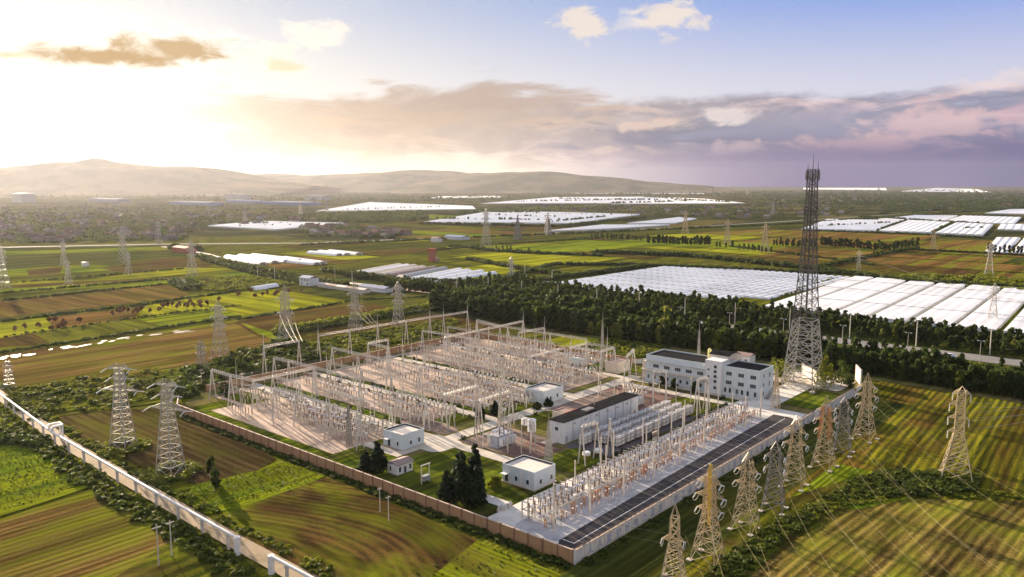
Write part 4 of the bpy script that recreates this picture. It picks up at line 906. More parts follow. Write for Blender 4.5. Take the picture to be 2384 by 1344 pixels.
# capacitor racks
def b_cap(mb):
    for x in (-2.2,0,2.2): 
        for y in (-1,1): mb.cur=1;col(mb,x,y,0,.9,.16);mb.cur=0;mb.bar((x,y,.9),(x,y,4.2),.07)
    for z in (1.,2.1,3.2): mb.bx(-2.3,2.3,-1.1,1.1,z-.06,z)
    mb.cur=2
    for z in (1.,2.1,3.2):
        for i in range(9):
            for y in (-.55,.55): mb.bx(-2.1+i*.5,-1.78+i*.5,y-.35,y+.35,z,z+.75)
    mb.cur=1
    for i in range(9): mb.cyl(-1.94+i*.5,0,3.95,4.5,.07,.05,5)
    return ['galv','porcelain','equip_white']
kcap=K('capacitor_rack','rack of white capacitor cans on the dark gravel beside the long hall','capacitor rack','capacitor racks beside the hall',b_cap)
for i in range(10):
    for j in range(3):
        if (i in (0,) and j<2) : continue
        kcap.put(W(68+i*5.7,36.4+j*4.6,ZY),RZ)
def reactor(label,u,v,r,h,leg=1.6,cap=True,stack=1):
    root=empty('air_core_reactor',W(u,v,ZY),RZ,label,'reactor')
    mb=MB()
    for i in range(6):
        a=i*math.pi/3;mb.cyl(r*.8*math.cos(a),r*.8*math.sin(a),0,leg,.09,.09,5)
    mb.cyl(0,0,leg,leg+.1,r*.95,r*.95,12);mb.build('stand','porcelain',root)
    for s in range(stack):
        z=leg+.12+s*(h+.45);mb=MB().cyl(0,0,z,z+h,r,r,20)
        for q in (.0,.33,.66,.97): mb.cyl(0,0,z+h*q,z+h*q+.06,r+.06,r+.06,20)
        o=mb.build('winding','equip_white',root)
        if cap: MB().cyl(0,0,z+h+.07,z+h+.35,r*1.12,r*.75,20).build('rain_cap','equip_white',o)
reactor('white cylindrical reactor on legs, left one of the pair near the hall',64.5,68.,1.35,1.9,3.2);reactor('double stacked white reactor on legs near the end of the hall',60.5,62.,1.35,1.7,3.,True,2)
reactor('squat white domed tank behind the long hall, left one',98,62.4,1.6,2.,.8);reactor('squat white domed tank behind the long hall, right one',103,60.8,1.6,2.,.8)
reactor('small white disc reactor on the dark gravel, left one',58,38,1.2,.7,1.);reactor('small white disc reactor on the dark gravel, right one',62.5,36.6,1.2,.8,1.)
def transformer(label,u,v,rz,s=1.):
    root=empty('power_transformer',W(u,v,ZY),RZ+rz,label,'transformer');root.scale=(s,s,s)
    MB().bx(-3.6,3.6,-1.6,1.6,.5,3.7).bx(-3.75,3.75,-1.75,1.75,3.7,3.85).bx(-4,4,-1.9,1.9,0,.5).build('tank','porcelain_grey',root)
    for sg in (-1,1):
        mb=MB()
        for i in range(9): x=-3.2+i*.8;mb.bx(x-.12,x+.12,sg*1.75 if sg>0 else -3.3,3.3 if sg>0 else -1.75,.9,3.5)
        mb.bar((-3.3,sg*2.5,3.4),(3.3,sg*2.5,3.4),.1);mb.build('radiator','equip_white',root)
    o=MB().hcyl((-3.4,.9,5.),(1.2,.9,5.),.62,12).bar((-3,.9,3.8),(-3,.9,4.6),.12).bar((.8,.9,3.8),(.8,.9,4.6),.12).build('oil_conservator','equip_white',root)
    for i in range(3):
        mb=MB();col(mb,-1.8+i*2.2,-.6,3.85,6.6,.3);mb.build('bushing','porcelain',root)
    mb=MB().bar((-3.8,2.4,0),(-3.8,2.4,4.4),.12).bar((-3.8,2.4,4.4),(-6.4,2.4,4.4),.12).bar((-6.4,2.4,4.4),(-6.4,2.4,0),.12).build('oil_pipe','pipe_white',root)
transformer('power transformer with white conservator on brown gravel in front of the road junction',50.5,66.5,0);transformer('power transformer with a big white box beside the far gantries',118,59.5,0)
MB_=MB().bx(-2.6,2.6,-1.5,1.5,2.6,4.9)
for x in (-2.2,2.2):
    for y in (-1.2,1.2): MB_.bar((x,y,0),(x,y,2.6),.16)
MB_.bx(-1.6,1.6,-1.2,1.2,0,2.6).bx(-2.75,2.75,-1.65,1.65,4.9,5.1)
setp(MB_.build('switch_kiosk','equip_white',None,W(108,60.4,ZY),RZ),'white box shaped kiosk on legs behind the far end of the hall','kiosk')
for i,(u,v) in enumerate([(45.5,73),(45.5,59.5),(57,73.5),(57,59.5),(118,66),(124,66)]):
    kpst.put(W(u,v,ZY),RZ)
for u in (84,84.6,85.2,85.8,86.4): karr.put(W(u,29.9,ZY),RZ,scale=.75)
# overhead conductors between gantries
def wire(name,p,q,sag,r,mat,k=10):
    p=np.array(p);q=np.array(q);mb=MB();pts=[p+(q-p)*t_-np.array((0,0,sag*4*t_*(1-t_))) for t_ in np.linspace(0,1,k+1)]
    vs=[];d=(q-p)/np.linalg.norm(q-p);a=np.cross(d,(0,0,1));a/=np.linalg.norm(a);b=np.array((0,0,1.))
    for c in pts:
        for i in range(3): vs.append(tuple(c+(a*math.cos(2.0944*i)+b*math.sin(2.0944*i))*r))
    mb.add(vs,[(3*i+j,3*i+(j+1)%3,3*i+3+(j+1)%3,3*i+3+j) for i in range(k) for j in range(3)]);return mb.build(name,mat)
def cond(p,q,sag=.8,r=.035,mat='wire',label='thin slack conductor strung over the switchyard',g='conductors over the switchyard'):
    return setp(wire('conductor',p,q,sag,r,mat),label,'wire',g)
for v in np.arange(99,190,7.):
    for q in (-2,0,2):
        if er.random()<.5: cond(W(18,v+q,ZY+10),W(45,v+q,ZY+10.3))
        if er.random()<.45: cond(W(45,v+q,ZY+10.2),W(74,v+q,ZY+10.4))
        if er.random()<.4 and v<175: cond(W(74,v+q,ZY+10.2),W(121,v+q,ZY+9.6),1.2)
        if er.random()<.3: cond(W(121,v+q,ZY+9.6),W(165,v+q,ZY+10),1.2)
# line conductors leaving the row of towers
def twp(u,v,z): return np.array(W(u,v,z))
ends=[(1690,1480),(1800,1500),(1950,1520),(2090,1500),(2230,1480),(2360,1480),(2500,1440),(2620,1380)]
for i,(k,u,v,s,r_,l) in enumerate(TOW[:8]):
    zs=[10.] if i==0 else ([16.2] if i%2 else [13.])
    ex,ey=P(*ends[i],12.)
    for z in zs:
        for sd in (-3.4,3.4):
            p=W(u+sd,v-.6,z+.3);d=np.array((ex+sd*1.6,ey,z+1.5));cond(p,d,4.,.013,'wire_gold','bright power line running from the tower row over the right hand fields','power lines over the right hand fields')
        for sd in (-2.6,2.6): cond(W(u+sd,v+.6,z),W(u+sd*.8,12.4,ZY+7.5),1.,.03,'wire','thin line drop from the tower row to the poles inside the wall','line drops over the white wall')
for (a,b) in [((99.3,262.6),(73.5,213)),((146.8,264.5),(122.7,215.5)),((172.3,256.2),(168,213.5))]:
    for sd in (-4,0,4): cond(W(a[0]+sd,a[1],19),W(b[0]+sd*.5,b[1],12.4),2.,.035,'wire','thin line from a rear tower down to the back gantries','lines down to the back gantries')
for sd in (-4,4):
    for z in (20,24,28): cond(W(115,-52.7+sd,z*.8),(*P(2700,880,z),z),3.,.04,'wire','thin line leaving the lone tower towards the right edge','lines from the lone tower')
    for z in (16,20): cond((*P(1998,600,z),z+3),(*P(2700,760,z),z),6.,.06,'wire','dark sagging line crossing the greenhouses and brown fields at right','lines over the greenhouses')
# ---------------------------------------------------------------- vegetation
nr=np.random.RandomState(5)
def leaves(clumps,per,size,rs=nr,up=.35):
    """small quads on and inside each clump (x,y,z,r)"""
    out=[]
    for x,y,z,r in clumps:
        d=rs.normal(size=(per,3));d/=np.linalg.norm(d,axis=1)[:,None]
        c=np.array((x,y,z))+d*(r*(.55+.5*rs.rand(per,1)))*np.array((1,1,.85))
        n_=d+rs.normal(size=(per,3))*.55;n_[:,2]+=up;n_/=np.linalg.norm(n_,axis=1)[:,None]
        a=np.cross(n_,rs.normal(size=(per,3)));a/=np.linalg.norm(a,axis=1)[:,None];b=np.cross(n_,a)
        s=size*(.6+.8*rs.rand(per,1));a=a*s;b=b*s*.8
        out.append(np.stack([c-a-b*.4,c+a*.3-b,c+a+b*.3,c-a*.2+b],1))
    v=np.concatenate(out).reshape(-1,3);return v,np.arange(len(v)).reshape(-1,4)
def tree(name,label,cat,group,h,rad,z0,mat,shape='round',clumps=16,per=26,size=.55,trunk=.16,seed=1):
    rs=np.random.RandomState(seed);root=empty(name,(0,0,0),0,label,cat,group);cl=[]
    for i in range(clumps):
        s=(i+.5)/clumps;z=z0+(h-z0)*(.08+.86*s)
        if shape=='cone': rr=rad*(1.05-s)*.8;cr=rad*(.5-.33*s)+.15
        elif shape=='poplar': rr=rad*.55*math.sin(math.pi*(.18+.75*s));cr=rad*.5
        else: rr=rad*.75*math.sqrt(max(.05,1-(2*s-.85)**2));cr=rad*(.34+.22*rs.rand())
        a=rs.rand()*6.28+i*2.4;rr*=.6+.5*rs.rand();cl.append((rr*math.cos(a),rr*math.sin(a),z,cr))
        if shape=='cone' and s<.7:
            for q in (2.1,4.2): cl.append((rr*math.cos(a+q),rr*math.sin(a+q),z,cr))
    mb=MB().cyl(0,0,0,z0+(h-z0)*.7,trunk,trunk*.35,6)
    for i in range(0,clumps,3):
        x,y,z,r=cl[i];mb.bar((0,0,max(z0*.8,z-1.2)),(x,y,z),trunk*.35,trunk*.12)
    mb.build('trunk','bark',root)
    v,f=leaves(cl,per,size,rs);o=bpy.data.objects.new('crown',npmesh('crown',v,f,mat));link(o,root)
    root['_v']=0;del root['_v'];return root,v
GB='trees of the belt along the highway'
BT=[];BV=[]
for i,(h,r,mt,sh,lb) in enumerate([(12.5,2.6,'leaf_belt','poplar','dark dense tree in the long belt beside the highway'),(11.5,2.9,'leaf_belt','round','dark broad tree in the long belt beside the highway'),(12.,2.5,'leaf_mid','poplar','mid green tree in the long belt beside the highway'),(10.5,2.6,'leaf_lime','round','bright yellow green tree standing out of the dark belt')]):
    o,v=tree('belt_tree',lb,'tree',GB,h,r,1.6,mt,sh,15,30,.62,seed=20+i);BT.append(Kind(o));BV.append(v)
belt=[]
def bp_(u,v): belt.append((u,v))
v=-105.
while v<292:
    dep=22 if v<12 else (32 if v<70 else 32+(v-70)*.2)
    u=229+3*math.sin(v/37)
    while u<229+dep:
        if not 251<u<260: bp_(u+nr.rand()*2,v+nr.rand()*3.4-1.7)
        u+=4.3
    v+=3.7
def hs(u,v): return (.72 if u>300 else 1.)*(1. if u>300 else (.62 if u>281 and v<95 else 1.)*.86+.14*min(1,max(0,(v+10)/90)))*(1+.2*math.sin(v/9.)*math.sin(u/5.))
for v in np.arange(-100,90,4.2):
    if rnd.random()<.72: belt.append((283+rnd.random()*6,v+rnd.random()*2))
ind=[p for p in belt if p[0]<236.5][:150]
rest=[p for p in belt if p not in set(ind)]
back=[]
v=-120.
while v<352:
    u=319+2*math.sin(v/29);e=357 if v<10 else 357+min(12,(v-10)*.1)+4*math.sin(v/23)
    if v>215: e=366+(v-215)*.12
    while u<e: back.append((u+nr.rand()*3,v+nr.rand()*4-2));u+=6.2
    v+=5.4
ind2=[p for p in back if p[0]<327][:110];bs=set(ind2);rest2=[p for p in back if p not in bs]
for u,v in ind+ind2:
    r_=rnd.random();k=3 if (r_<.03 or (108<v<160 and u<237 and r_<.3)) else (2 if r_<.2 else (0 if r_<.65 else 1))
    s=(.74+.36*rnd.random())*hs(u,v);BT[k].put(W(u,v,0),rnd.random()*6.28,None,s)
def stuff(name,pts,protos,mat,frac=.5,grow=1.35,label=None):
    vs=[]
    for (x,y,s) in pts:
        pv=protos[rnd.randrange(len(protos))].reshape(-1,4,3);k=int(len(pv)*frac);q=pv[nr.permutation(len(pv))[:k]]
        c=q.mean(1,keepdims=True);q=c+(q-c)*grow;a=rnd.random()*6.28;ca,sa=math.cos(a),math.sin(a)
        q=q.reshape(-1,3)*s;vs.append(np.stack([q[:,0]*ca-q[:,1]*sa+x,q[:,0]*sa+q[:,1]*ca+y,q[:,2]],1))
    v=np.concatenate(vs);o=bpy.data.objects.new(name,npmesh(name,v,np.arange(len(v)).reshape(-1,4),mat));link(o)
    return setp(o,label,None,None,'stuff')
def WP(l,lo=.8,hi=1.15): return [(*W(u,v)[:2],(lo+(hi-lo)*rnd.random())*hs(u,v)) for u,v in l]
ra=[p for p in rest+rest2 if rnd.random()<.76];rs_=set(ra);rb=[p for p in rest+rest2 if p not in rs_]
stuff('belt_woodland',WP(ra),BV[:2],'leaf_belt',.45,1.4,'dark inner trees of the belt beside the highway')
stuff('belt_woodland',WP([p for p in rb if rnd.random()<.8]),BV[2:],'leaf_mid',.5,1.35,'mid green inner trees of the belt')
stuff('belt_woodland',WP([p for p in rest if 100<p[1]<165 and rnd.random()<.25]+[p for p in rest2 if rnd.random()<.05]),BV[2:],'leaf_lime',.5,1.3,'yellow green crowns inside the belt')
# continuing thin belt left along the old road
lb=[]
for t_ in np.linspace(0,1,85):
    lb.append((287+nr.rand()*6-t_*4,290+t_*110))
    if t_<.5: lb.append((276+nr.rand()*8,290+t_*90))
    lb.append((312+nr.rand()*8,345+t_*150))
stuff('belt_woodland',WP(lb,.55,.85),BV[2:],'leaf_mid',.5,1.3,'green roadside trees left of the dark belt')
# hedges and scrub lines from picture lines (each lies on a field edge)
hed,_=leaves([(0,0,.55,.85),(.9,.3,.5,.7),(-.8,-.3,.5,.7)],16,.34)
scr={'leaf_mid':[],'leaf_crop':[],'leaf_belt':[],'leaf_red':[],'leaf_lime':[]}
def hedge(pts,mat,s=1.,gap=1.5,wd=1.,drop=0.):
    q=[P(*p) for p in pts]
    for a,b in zip(q,q[1:]):
        L=math.hypot(b[0]-a[0],b[1]-a[1]);k=max(1,int(L/gap));nx,ny=-(b[1]-a[1])/L,(b[0]-a[0])/L
        for i in range(k):
            if rnd.random()<drop: continue
            t_=(i+rnd.random())/k;o_=(rnd.random()-.5)*2*wd;scr[mat].append((a[0]+(b[0]-a[0])*t_+nx*o_,a[1]+(b[1]-a[1])*t_+ny*o_,s*(.6+.8*rnd.random())))
def area(poly,mat,n_,s=1.):
    q=[P(*p) for p in poly];xs=[p[0] for p in q];ys=[p[1] for p in q];c=0;t_=0
    while c<n_ and t_<n_*40:
        t_+=1;x=rnd.uniform(min(xs),max(xs));y=rnd.uniform(min(ys),max(ys));ins=False
        for i in range(len(q)):
            (x1,y1),(x2,y2)=q[i],q[i-1]
            if (y1>y)!=(y2>y) and x<(x2-x1)*(y-y1)/(y2-y1)+x1: ins=not ins
        if ins: scr[mat].append((x,y,s*(.6+.8*rnd.random())));c+=1
# behind the left end of the yard
area([(440,875),(560,820),(700,800),(740,840),(640,862),(500,905),(420,935),(400,900)],'leaf_mid',200,1.7)
area([(440,875),(560,820),(700,800),(740,840),(640,862),(500,905),(420,935)],'leaf_belt',34,3.)
area([(0,935),(30,905),(330,865),(450,860),(400,930),(150,968),(60,985)],'leaf_mid',130,1.3);area([(0,935),(30,905),(330,865),(450,860),(400,930),(150,968)],'leaf_crop',200,.9)
area([(700,800),(880,770),(1060,745),(1060,775),(860,812),(740,835)],'leaf_mid',230,1.3);area([(700,800),(880,770),(1060,745),(1060,775),(860,812),(740,835)],'leaf_crop',330,1.2)
hedge([(640,775),(760,757),(900,733),(1090,703)],'leaf_crop',2.6,.8,3.2);hedge([(645,782),(760,764),(900,740),(1090,712)],'leaf_mid',1.8,1.,1.5)
# along the pipe and its road
CLU=[(-42.6,-40),(-42.6,66),(-41.8,110),(-40,180),(-36.5,225),(-34,256),(-30,330)]
for i in range(260):
    v=rnd.uniform(20,300);c=float(np.interp(v,[a[1] for a in CLU],[a[0] for a in CLU]))
    scr['leaf_crop' if i%2==0 else 'leaf_mid'].append((*W(c+1.9+rnd.random()**2*3.2,v)[:2],.4+.7*rnd.random()))
    scr['leaf_mid' if i%3 else 'leaf_crop'].append((*W(c-5.4-rnd.random()**2*5.5,v)[:2],.4+.7*rnd.random()))
hedge([(0,985),(100,1050),(230,1140),(330,1200),(480,1290),(560,1344)],'leaf_mid',1.1,1.2,3.);hedge([(120,1045),(230,1130),(330,1200),(480,1285)],'leaf_mid',1.,2.,2.4);hedge([(0,1030),(60,1030),(110,1040)],'leaf_belt',1.6,.5,3.)
# at tower feet
for (u,v) in ((-31.1,158.1),(-32.2,123.9)):
    for i in range(95):
        a=rnd.random()*6.28;r_=4.6+rnd.random()*2.6;x,y,_z=W(u+r_*math.cos(a),v+r_*math.sin(a));scr['leaf_lime' if v<130 and i%2 else ('leaf_crop' if i%3 else 'leaf_mid')].append((x,y,.8+.7*rnd.random()))
# at the foot of the brick wall and of the white wall
for i in range(420):
    u,v=-1.2-rnd.random()*1.6,rnd.random()*184;scr['leaf_belt' if i%3 else 'leaf_mid'].append((*W(u,v)[:2],.5+.5*rnd.random()))
for i in range(300):
    u,v=rnd.random()*190,-1.2-rnd.random()*2.4;scr['leaf_belt' if i%2 else 'leaf_mid'].append((*W(u,v)[:2],.4+.5*rnd.random()))
# right hand scrub
area([(1640,1344),(1740,1260),(1860,1195),(2000,1120),(2060,1100),(2070,1150),(1950,1175),(1850,1240),(1730,1344)],'leaf_mid',260,.95)
area([(2030,1130),(2060,1100),(2280,1112),(2270,1150),(2060,1162)],'leaf_mid',200,1.1);area([(2030,1130),(2060,1100),(2280,1112),(2270,1150),(2060,1162)],'leaf_belt',60,1.1)
area([(1720,1300),(1860,1195),(2000,1120),(2280,1140),(2384,1160),(2384,1168),(2100,1162),(1950,1190)],'leaf_crop',360,.7)
# garden plots between wall and belt
for u in np.arange(186,226,2.2):
    for v in np.arange(104,142,1.7):
        if rnd.random()<.7: scr['leaf_crop' if rnd.random()<.6 else 'leaf_mid'].append((*W(u+rnd.random(),v)[:2],.9+.5*rnd.random()))
for i in range(60): scr['leaf_belt'].append((*W(183+rnd.random()*2,105+rnd.random()*90)[:2],1.+rnd.random()))
# field edges on the left and in the middle distance
for pts,mt,s,gp in [([(0,822),(170,797),(560,737)],'leaf_mid',1.1,1.6),([(560,745),(830,700),(1050,690)],'leaf_belt',1.1,1.6),([(0,786),(316,741),(560,712)],'leaf_belt',.8,2.5),([(0,750),(316,712),(600,672),(800,655)],'leaf_belt',1.3,2.),([(0,702),(390,662),(640,640)],'leaf_belt',1.2,2.),([(0,684),(400,650)],'leaf_belt',1.2,2.2),([(0,662),(430,626)],'leaf_belt',1.1,2.5),
    ([(460,598),(560,622),(700,650),(800,668)],'leaf_mid',3.2,1.6),([(470,605),(600,640),(720,662)],'leaf_belt',2.5,2.),([(750,632),(880,652),(960,668)],'leaf_mid',3.2,1.6),([(960,655),(1080,662)],'leaf_belt',2.8,2.),
    ([(1090,672),(1290,618),(1460,618),(1940,640)],'leaf_belt',2.6,2.),([(1230,662),(1300,648),(1420,635),(1500,622)],'leaf_belt',3.,2.),([(1090,605),(1230,632),(1300,640)],'leaf_mid',3.,2.),([(1380,590),(1600,598),(1900,630),(1960,640)],'leaf_belt',3.6,1.8),([(1960,638),(2120,660),(2384,676)],'leaf_belt',3.2,1.8),
    ([(1050,575),(1200,590),(1400,598)],'leaf_belt',3.,3.),([(1790,706),(1860,676),(1950,647)],'leaf_mid',1.2,3.),([(1880,628),(2020,600),(2140,578)],'leaf_mid',2.6,2.2),([(1700,575),(1900,600),(2040,620)],'leaf_belt',2.,3.),
    ([(2120,583),(2384,596)],'leaf_belt',2.2,3.),([(1870,538),(2100,545),(2290,556)],'leaf_belt',2.5,4.),([(2000,506),(2180,518),(2290,523)],'leaf_belt',4.,5.),([(980,523),(1140,526),(1300,530),(1500,508)],'leaf_belt',4.2,4.),
    ([(400,580),(470,583)],'leaf_mid',5.,2.5),([(700,572),(1140,553)],'leaf_belt',2.5,4.),([(1140,553),(1860,522),(2384,484)],'leaf_belt',3.,5.),([(1000,585),(1130,572),(1400,556)],'leaf_belt',2.2,4.)]:
    hedge(pts,mt,s,gp,1.6)
area([(390,656),(470,648),(600,645),(690,662),(560,680),(430,678)],'leaf_crop',420,1.6);area([(390,656),(440,652),(470,672),(430,678)],'leaf_belt',80,2.6)
area([(2384,682),(2200,668),(2100,655),(2100,640),(2384,655)],'leaf_crop',200,2.5)
for k,l in scr.items():
    if l: stuff('scrub_growth',[(x,y,s) for x,y,s in l],[hed],k,1.,1.15,'bushes, hedgerow and tall growth along field edges')
# crop tufts on the nearest fields
tuft,_=leaves([(0,0,.18,.34)],6,.24)
def crop(poly,dirn,pitch,step,mat,jit=.35,s=1.,p=.8):
    q=[uv(*c) for c in poly];us=[a[0] for a in q];vs=[a[1] for a in q];out=[]
    A_,B_=(us,vs) if dirn=='u' else (vs,us)
    b=min(B_)
    while b<max(B_):
        a=min(A_)
        while a<max(A_):
            u,v=(a,b) if dirn=='u' else (b,a);ins=False
            for i in range(len(q)):
                (x1,y1),(x2,y2)=q[i],q[i-1]
                if (y1>v)!=(y2>v) and u<(x2-x1)*(v-y1)/(y2-y1)+x1: ins=not ins
            if ins and rnd.random()<p: out.append((*W(u+rnd.uniform(-jit,jit),v+rnd.uniform(-jit,jit)*.6)[:2],s*(.7+.6*rnd.random())))
            a+=step
        b+=pitch
    return out
c1=crop([(455,1130),(600,1098),(648,1078),(755,1108),(700,1135),(560,1182),(485,1192)],'u',1.5,.75,'x')+crop([(0,1062),(0,1040),(95,1036),(205,1128),(0,1196),(-60,1200)],'u',1.5,.75,'x')
stuff('crop_rows',c1,[tuft],'leaf_crop',1.,1.2,'leafy green crop rows in the near fields')
c2=crop([(0,950),(60,1000),(90,1022),(0,1030)],'v',1.4,.9,'x')+crop([(1120,1270),(1320,1350),(950,1344)],'v',1.8,1.,'x',p=.5)
stuff('crop_rows',c2,[tuft],'leaf_mid',1.,1.2,'looser green growth in the near fields')
# big conifers by the brick wall
GC='tall conifers by the brick wall'
for i,(u,v,h,r,l) in enumerate([(7.8,42.5,14.5,3.1,'tallest dark conifer in the clump by the brick wall'),(10.5,46.5,12.5,3.0,'dark conifer at the left front of the clump by the brick wall'),(8.2,38.2,11.5,2.8,'dark conifer at the right side of the clump by the brick wall'),(14.5,44.5,15.,2.7,'slim conifer rising at the back of the clump by the brick wall'),(15.,50.5,11.,2.6,'shorter conifer at the back left of the clump by the brick wall'),(4.8,45.5,9.5,2.4,'lowest front conifer of the clump by the brick wall'),
     (7.7,77.5,9.5,2.9,'dark pine beside the small guard hut'),(5.6,80.5,6.5,2.2,'lower pine leaning on the dark pine beside the guard hut')]):
    o,_v=tree('conifer',l,'tree',GC,h,r,.5,'leaf_pine','cone',18,38,.42,.2,seed=60+i);o.location=W(u,v,.62)
for i,(u,v,h,r,mt,sh,l) in enumerate([(74.5,91.,5.4,1.8,'leaf_pine','cone','small conifer on the lawn in front of the middle relay house'),(67.5,91.8,5.6,1.8,'leaf_pine','cone','small conifer beside the A frame left of the middle lawn'),(90,83.8,2.8,1.7,'leaf_bush','round','dark round bush left of the middle relay house door'),(96.,83.,2.8,1.7,'leaf_bush','round','dark round bush right of the middle relay house door'),
     (193.5,12.5,14.5,5.,'leaf_crop','cone','tall pointed green tree at the foot of the telecom tower'),(199,8.,11.5,4.6,'leaf_belt','round','dark broad tree beside the tall white end panel'),(190,30,10.,5.,'leaf_crop','round','loose green tree left of the telecom tower'),(200,5,6.,2.6,'leaf_belt','round','low dark tree against the white end panel'),(196,33,6,2.5,'leaf_mid','round','small leafy tree behind the weathered wall panel'),
     (151.5,66,4.5,1.7,'leaf_bush','round','round clipped tree in front of the office block, left'),(151.,59.5,4.5,1.7,'leaf_bush','round','round clipped tree in front of the office block, middle'),(150.5,50,4.8,1.7,'leaf_bush','poplar','upright clipped tree in front of the office block by the stair tower'),
     (-17,121.5,0,0,'','',''),(22,44,3.,2.,'leaf_crop','round','light bush beside the rockery by the brick wall'),(-27.5,109.,8.0,1.5,'leaf_belt','poplar','dark upright tree between the pipe and the green crop'),(-31.,100.5,7.,1.6,'leaf_belt','poplar','lone dark tree beside the white pipe'),
     (24,193,5,2.6,'leaf_belt','round','dark shrub at the left end of the yard'),(9,199,7,3.2,'leaf_belt','round','dark bushy tree outside the left corner of the yard'),(124,40,1.8,1.2,'leaf_bush','round','single round bush on the lawn before the office block'),(244,118,13.,4.6,'leaf_lime','round','big bright yellow green tree standing over the belt'),(220,45,4,2.5,'leaf_lime','round','bright bush behind the office block')]):
    if not h: continue
    o,_v=tree('broadleaf_tree' if sh!='cone' else 'small_conifer',l,'tree','single trees in and around the yard',h,r,.25 if h<6 else 1.2,mt,sh,12,34,.4,.13,seed=90+i);o.location=W(u,v,.62 if u>0 and u<200 else 0)
# clipped round shrubs beside the yard roads
v_,f_=leaves([(0,0,.55,.8)],70,.2);ks=Kind(setp(link(bpy.data.objects.new('round_shrub',npmesh('round_shrub',v_,f_,'leaf_bush'))) or bpy.data.objects['round_shrub'],'small round clipped shrub beside a yard road','shrub','clipped shrubs beside the yard roads'))
for u,v0,v1,sp in [(36.6,100,188,7.5),(44.6,96,190,7),(66.4,96,190,7),(73,92,190,7.5),(112,120,190,8),(118.4,98,196,7),(150.8,100,190,9),(157.8,100,196,8)]:
    v=v0
    while v<v1: ks.put(W(u,v+rnd.random()*2,.66),rnd.random()*6,None,.8+.6*rnd.random());v+=sp
for u,v in [(78,79),(84,79.6),(46,79.7),(60,32.4),(70,32.3),(88,32.4),(66,32.6),(147,37),(150.5,37.5),(148,58),(149,63),(149,70)]: ks.put(W(u,v,.66),0,None,1.3)
for i in range(30): ks.put(W(118+i*.85+rnd.random(),31.8+rnd.random()*.6,.66),i,None,.8)
# black topiary balls on poles in the yellow field
o,_v=tree('lollipop_tree','small dark ball headed tree in the yellow field','tree','ball headed trees in the yellow fields',4.6,1.75,2.2,'leaf_red','round',7,26,.4,.1,seed=5);kt=Kind(o)
pts=[(58,770),(90,768),(115,755),(128,755),(141,772),(147,757),(151,765),(185,757),(262,740),(277,736),(288,733),(299,731),(311,735),(318,731),(322,734),(330,729),(350,733),(372,729),(381,722),(391,720),(402,718),(413,724),(418,718),(434,723),(443,712),(450,720),(466,716),(468,722),(482,716),(510,707),(556,694),(594,696),(612,694),(622,690),(640,694),(646,690),(703,685),(672,688),(584,686),(120,775),(36,776)]
for px,py in pts: x,y=P(px,py);kt.put((x,y,0),rnd.random()*6,None,.85+.3*rnd.random())
# poplar rows in the middle distance
o,_v=tree('poplar','slender dark poplar in a row across the far brown fields','tree','rows of poplars in the middle distance',15.,2.6,4.,'leaf_belt','poplar',9,22,.9,.2,seed=6);kp=Kind(o)
for a,b,k,s in [((1375,560),(1470,563),13,.75),((1505,572),(1655,577),26,1.),((1662,580),(1715,582),4,.8),((1720,585),(1800,593),9,.7),((1800,576),(1900,582),15,.85),((1910,578),(2050,588),24,.95),((2050,590),(2140,578),18,.9),((1470,562),(1500,564),5,.6),((2296,592),(2384,596),9,.9),((1150,583),(1240,592),7,.5),((2060,597),(2000,612),8,.6)]:
    for i in range(k):
        t_=(i+rnd.random()*.6)/k;x,y=P(a[0]+(b[0]-a[0])*t_,a[1]+(b[1]-a[1])*t_);kp.put((x,y,0),rnd.random()*6,None,s*(.75+.4*rnd.random()))
# far woods, villages
fw,_=leaves([(0,0,3.5,5.),(6,2,3.,4.5),(-6,-1,3,4.5)],12,2.8)
def woods(name,polys,n_,mat,s,label):
    l=[]
    for q,kk in polys:
        c=0
        xs=[p[0] for p in q];ys=[p[1] for p in q]
        while c<kk*n_:
            x=rnd.uniform(min(xs),max(xs));y=rnd.uniform(min(ys),max(ys));ins=False
            for i in range(len(q)):
                (x1,y1),(x2,y2)=q[i],q[i-1]
                if (y1>y)!=(y2>y) and x<(x2-x1)*(y-y1)/(y2-y1)+x1: ins=not ins
            if ins:
                X_,Y_=P(x,y);l.append((X_,Y_,s*(.6+.8*rnd.random())*(1 if y>475 else 1.5)));c+=1
    stuff(name,l,[fw],mat,1.,1.,label)
VL=[[(0,480),(420,478),(740,490),(720,520),(480,528),(420,560),(0,568)],[(700,530),(820,525),(960,545),(900,556),(720,552)],[(1180,482),(1420,475),(1700,480),(1900,478),(2000,500),(1850,512),(1500,500),(1290,492)],[(1700,455),(2384,452),(2384,482),(2100,494),(1760,478)]]
woods('village_trees',[(VL[0],4.),(VL[1],1.),(VL[2],2.2),(VL[3],2.4)],160,'leaf_belt',.55,'trees among the far villages')
woods('village_trees',[(VL[0],6.),(VL[1],.8),(VL[2],.8),(VL[3],.8)],110,'leaf_mid',.5,'lighter trees among the far villages')
woods('far_woodland',[([(0,462),(760,470),(1180,470),(1180,458),(800,452),(0,452)],2.4),([(740,498),(980,492),(1000,512),(850,522),(740,515)],1.6),([(1060,497),(1180,487),(1300,492),(1250,497)],.7),([(1180,447),(2384,441),(2384,455),(1700,456),(1250,458)],4.),([(1750,455),(2384,450),(2384,480),(1800,478)],3.),([(2060,470),(2384,470),(2384,486),(2050,500)],1.5)],200,'leaf_belt',.9,'dark far off woodland strips')
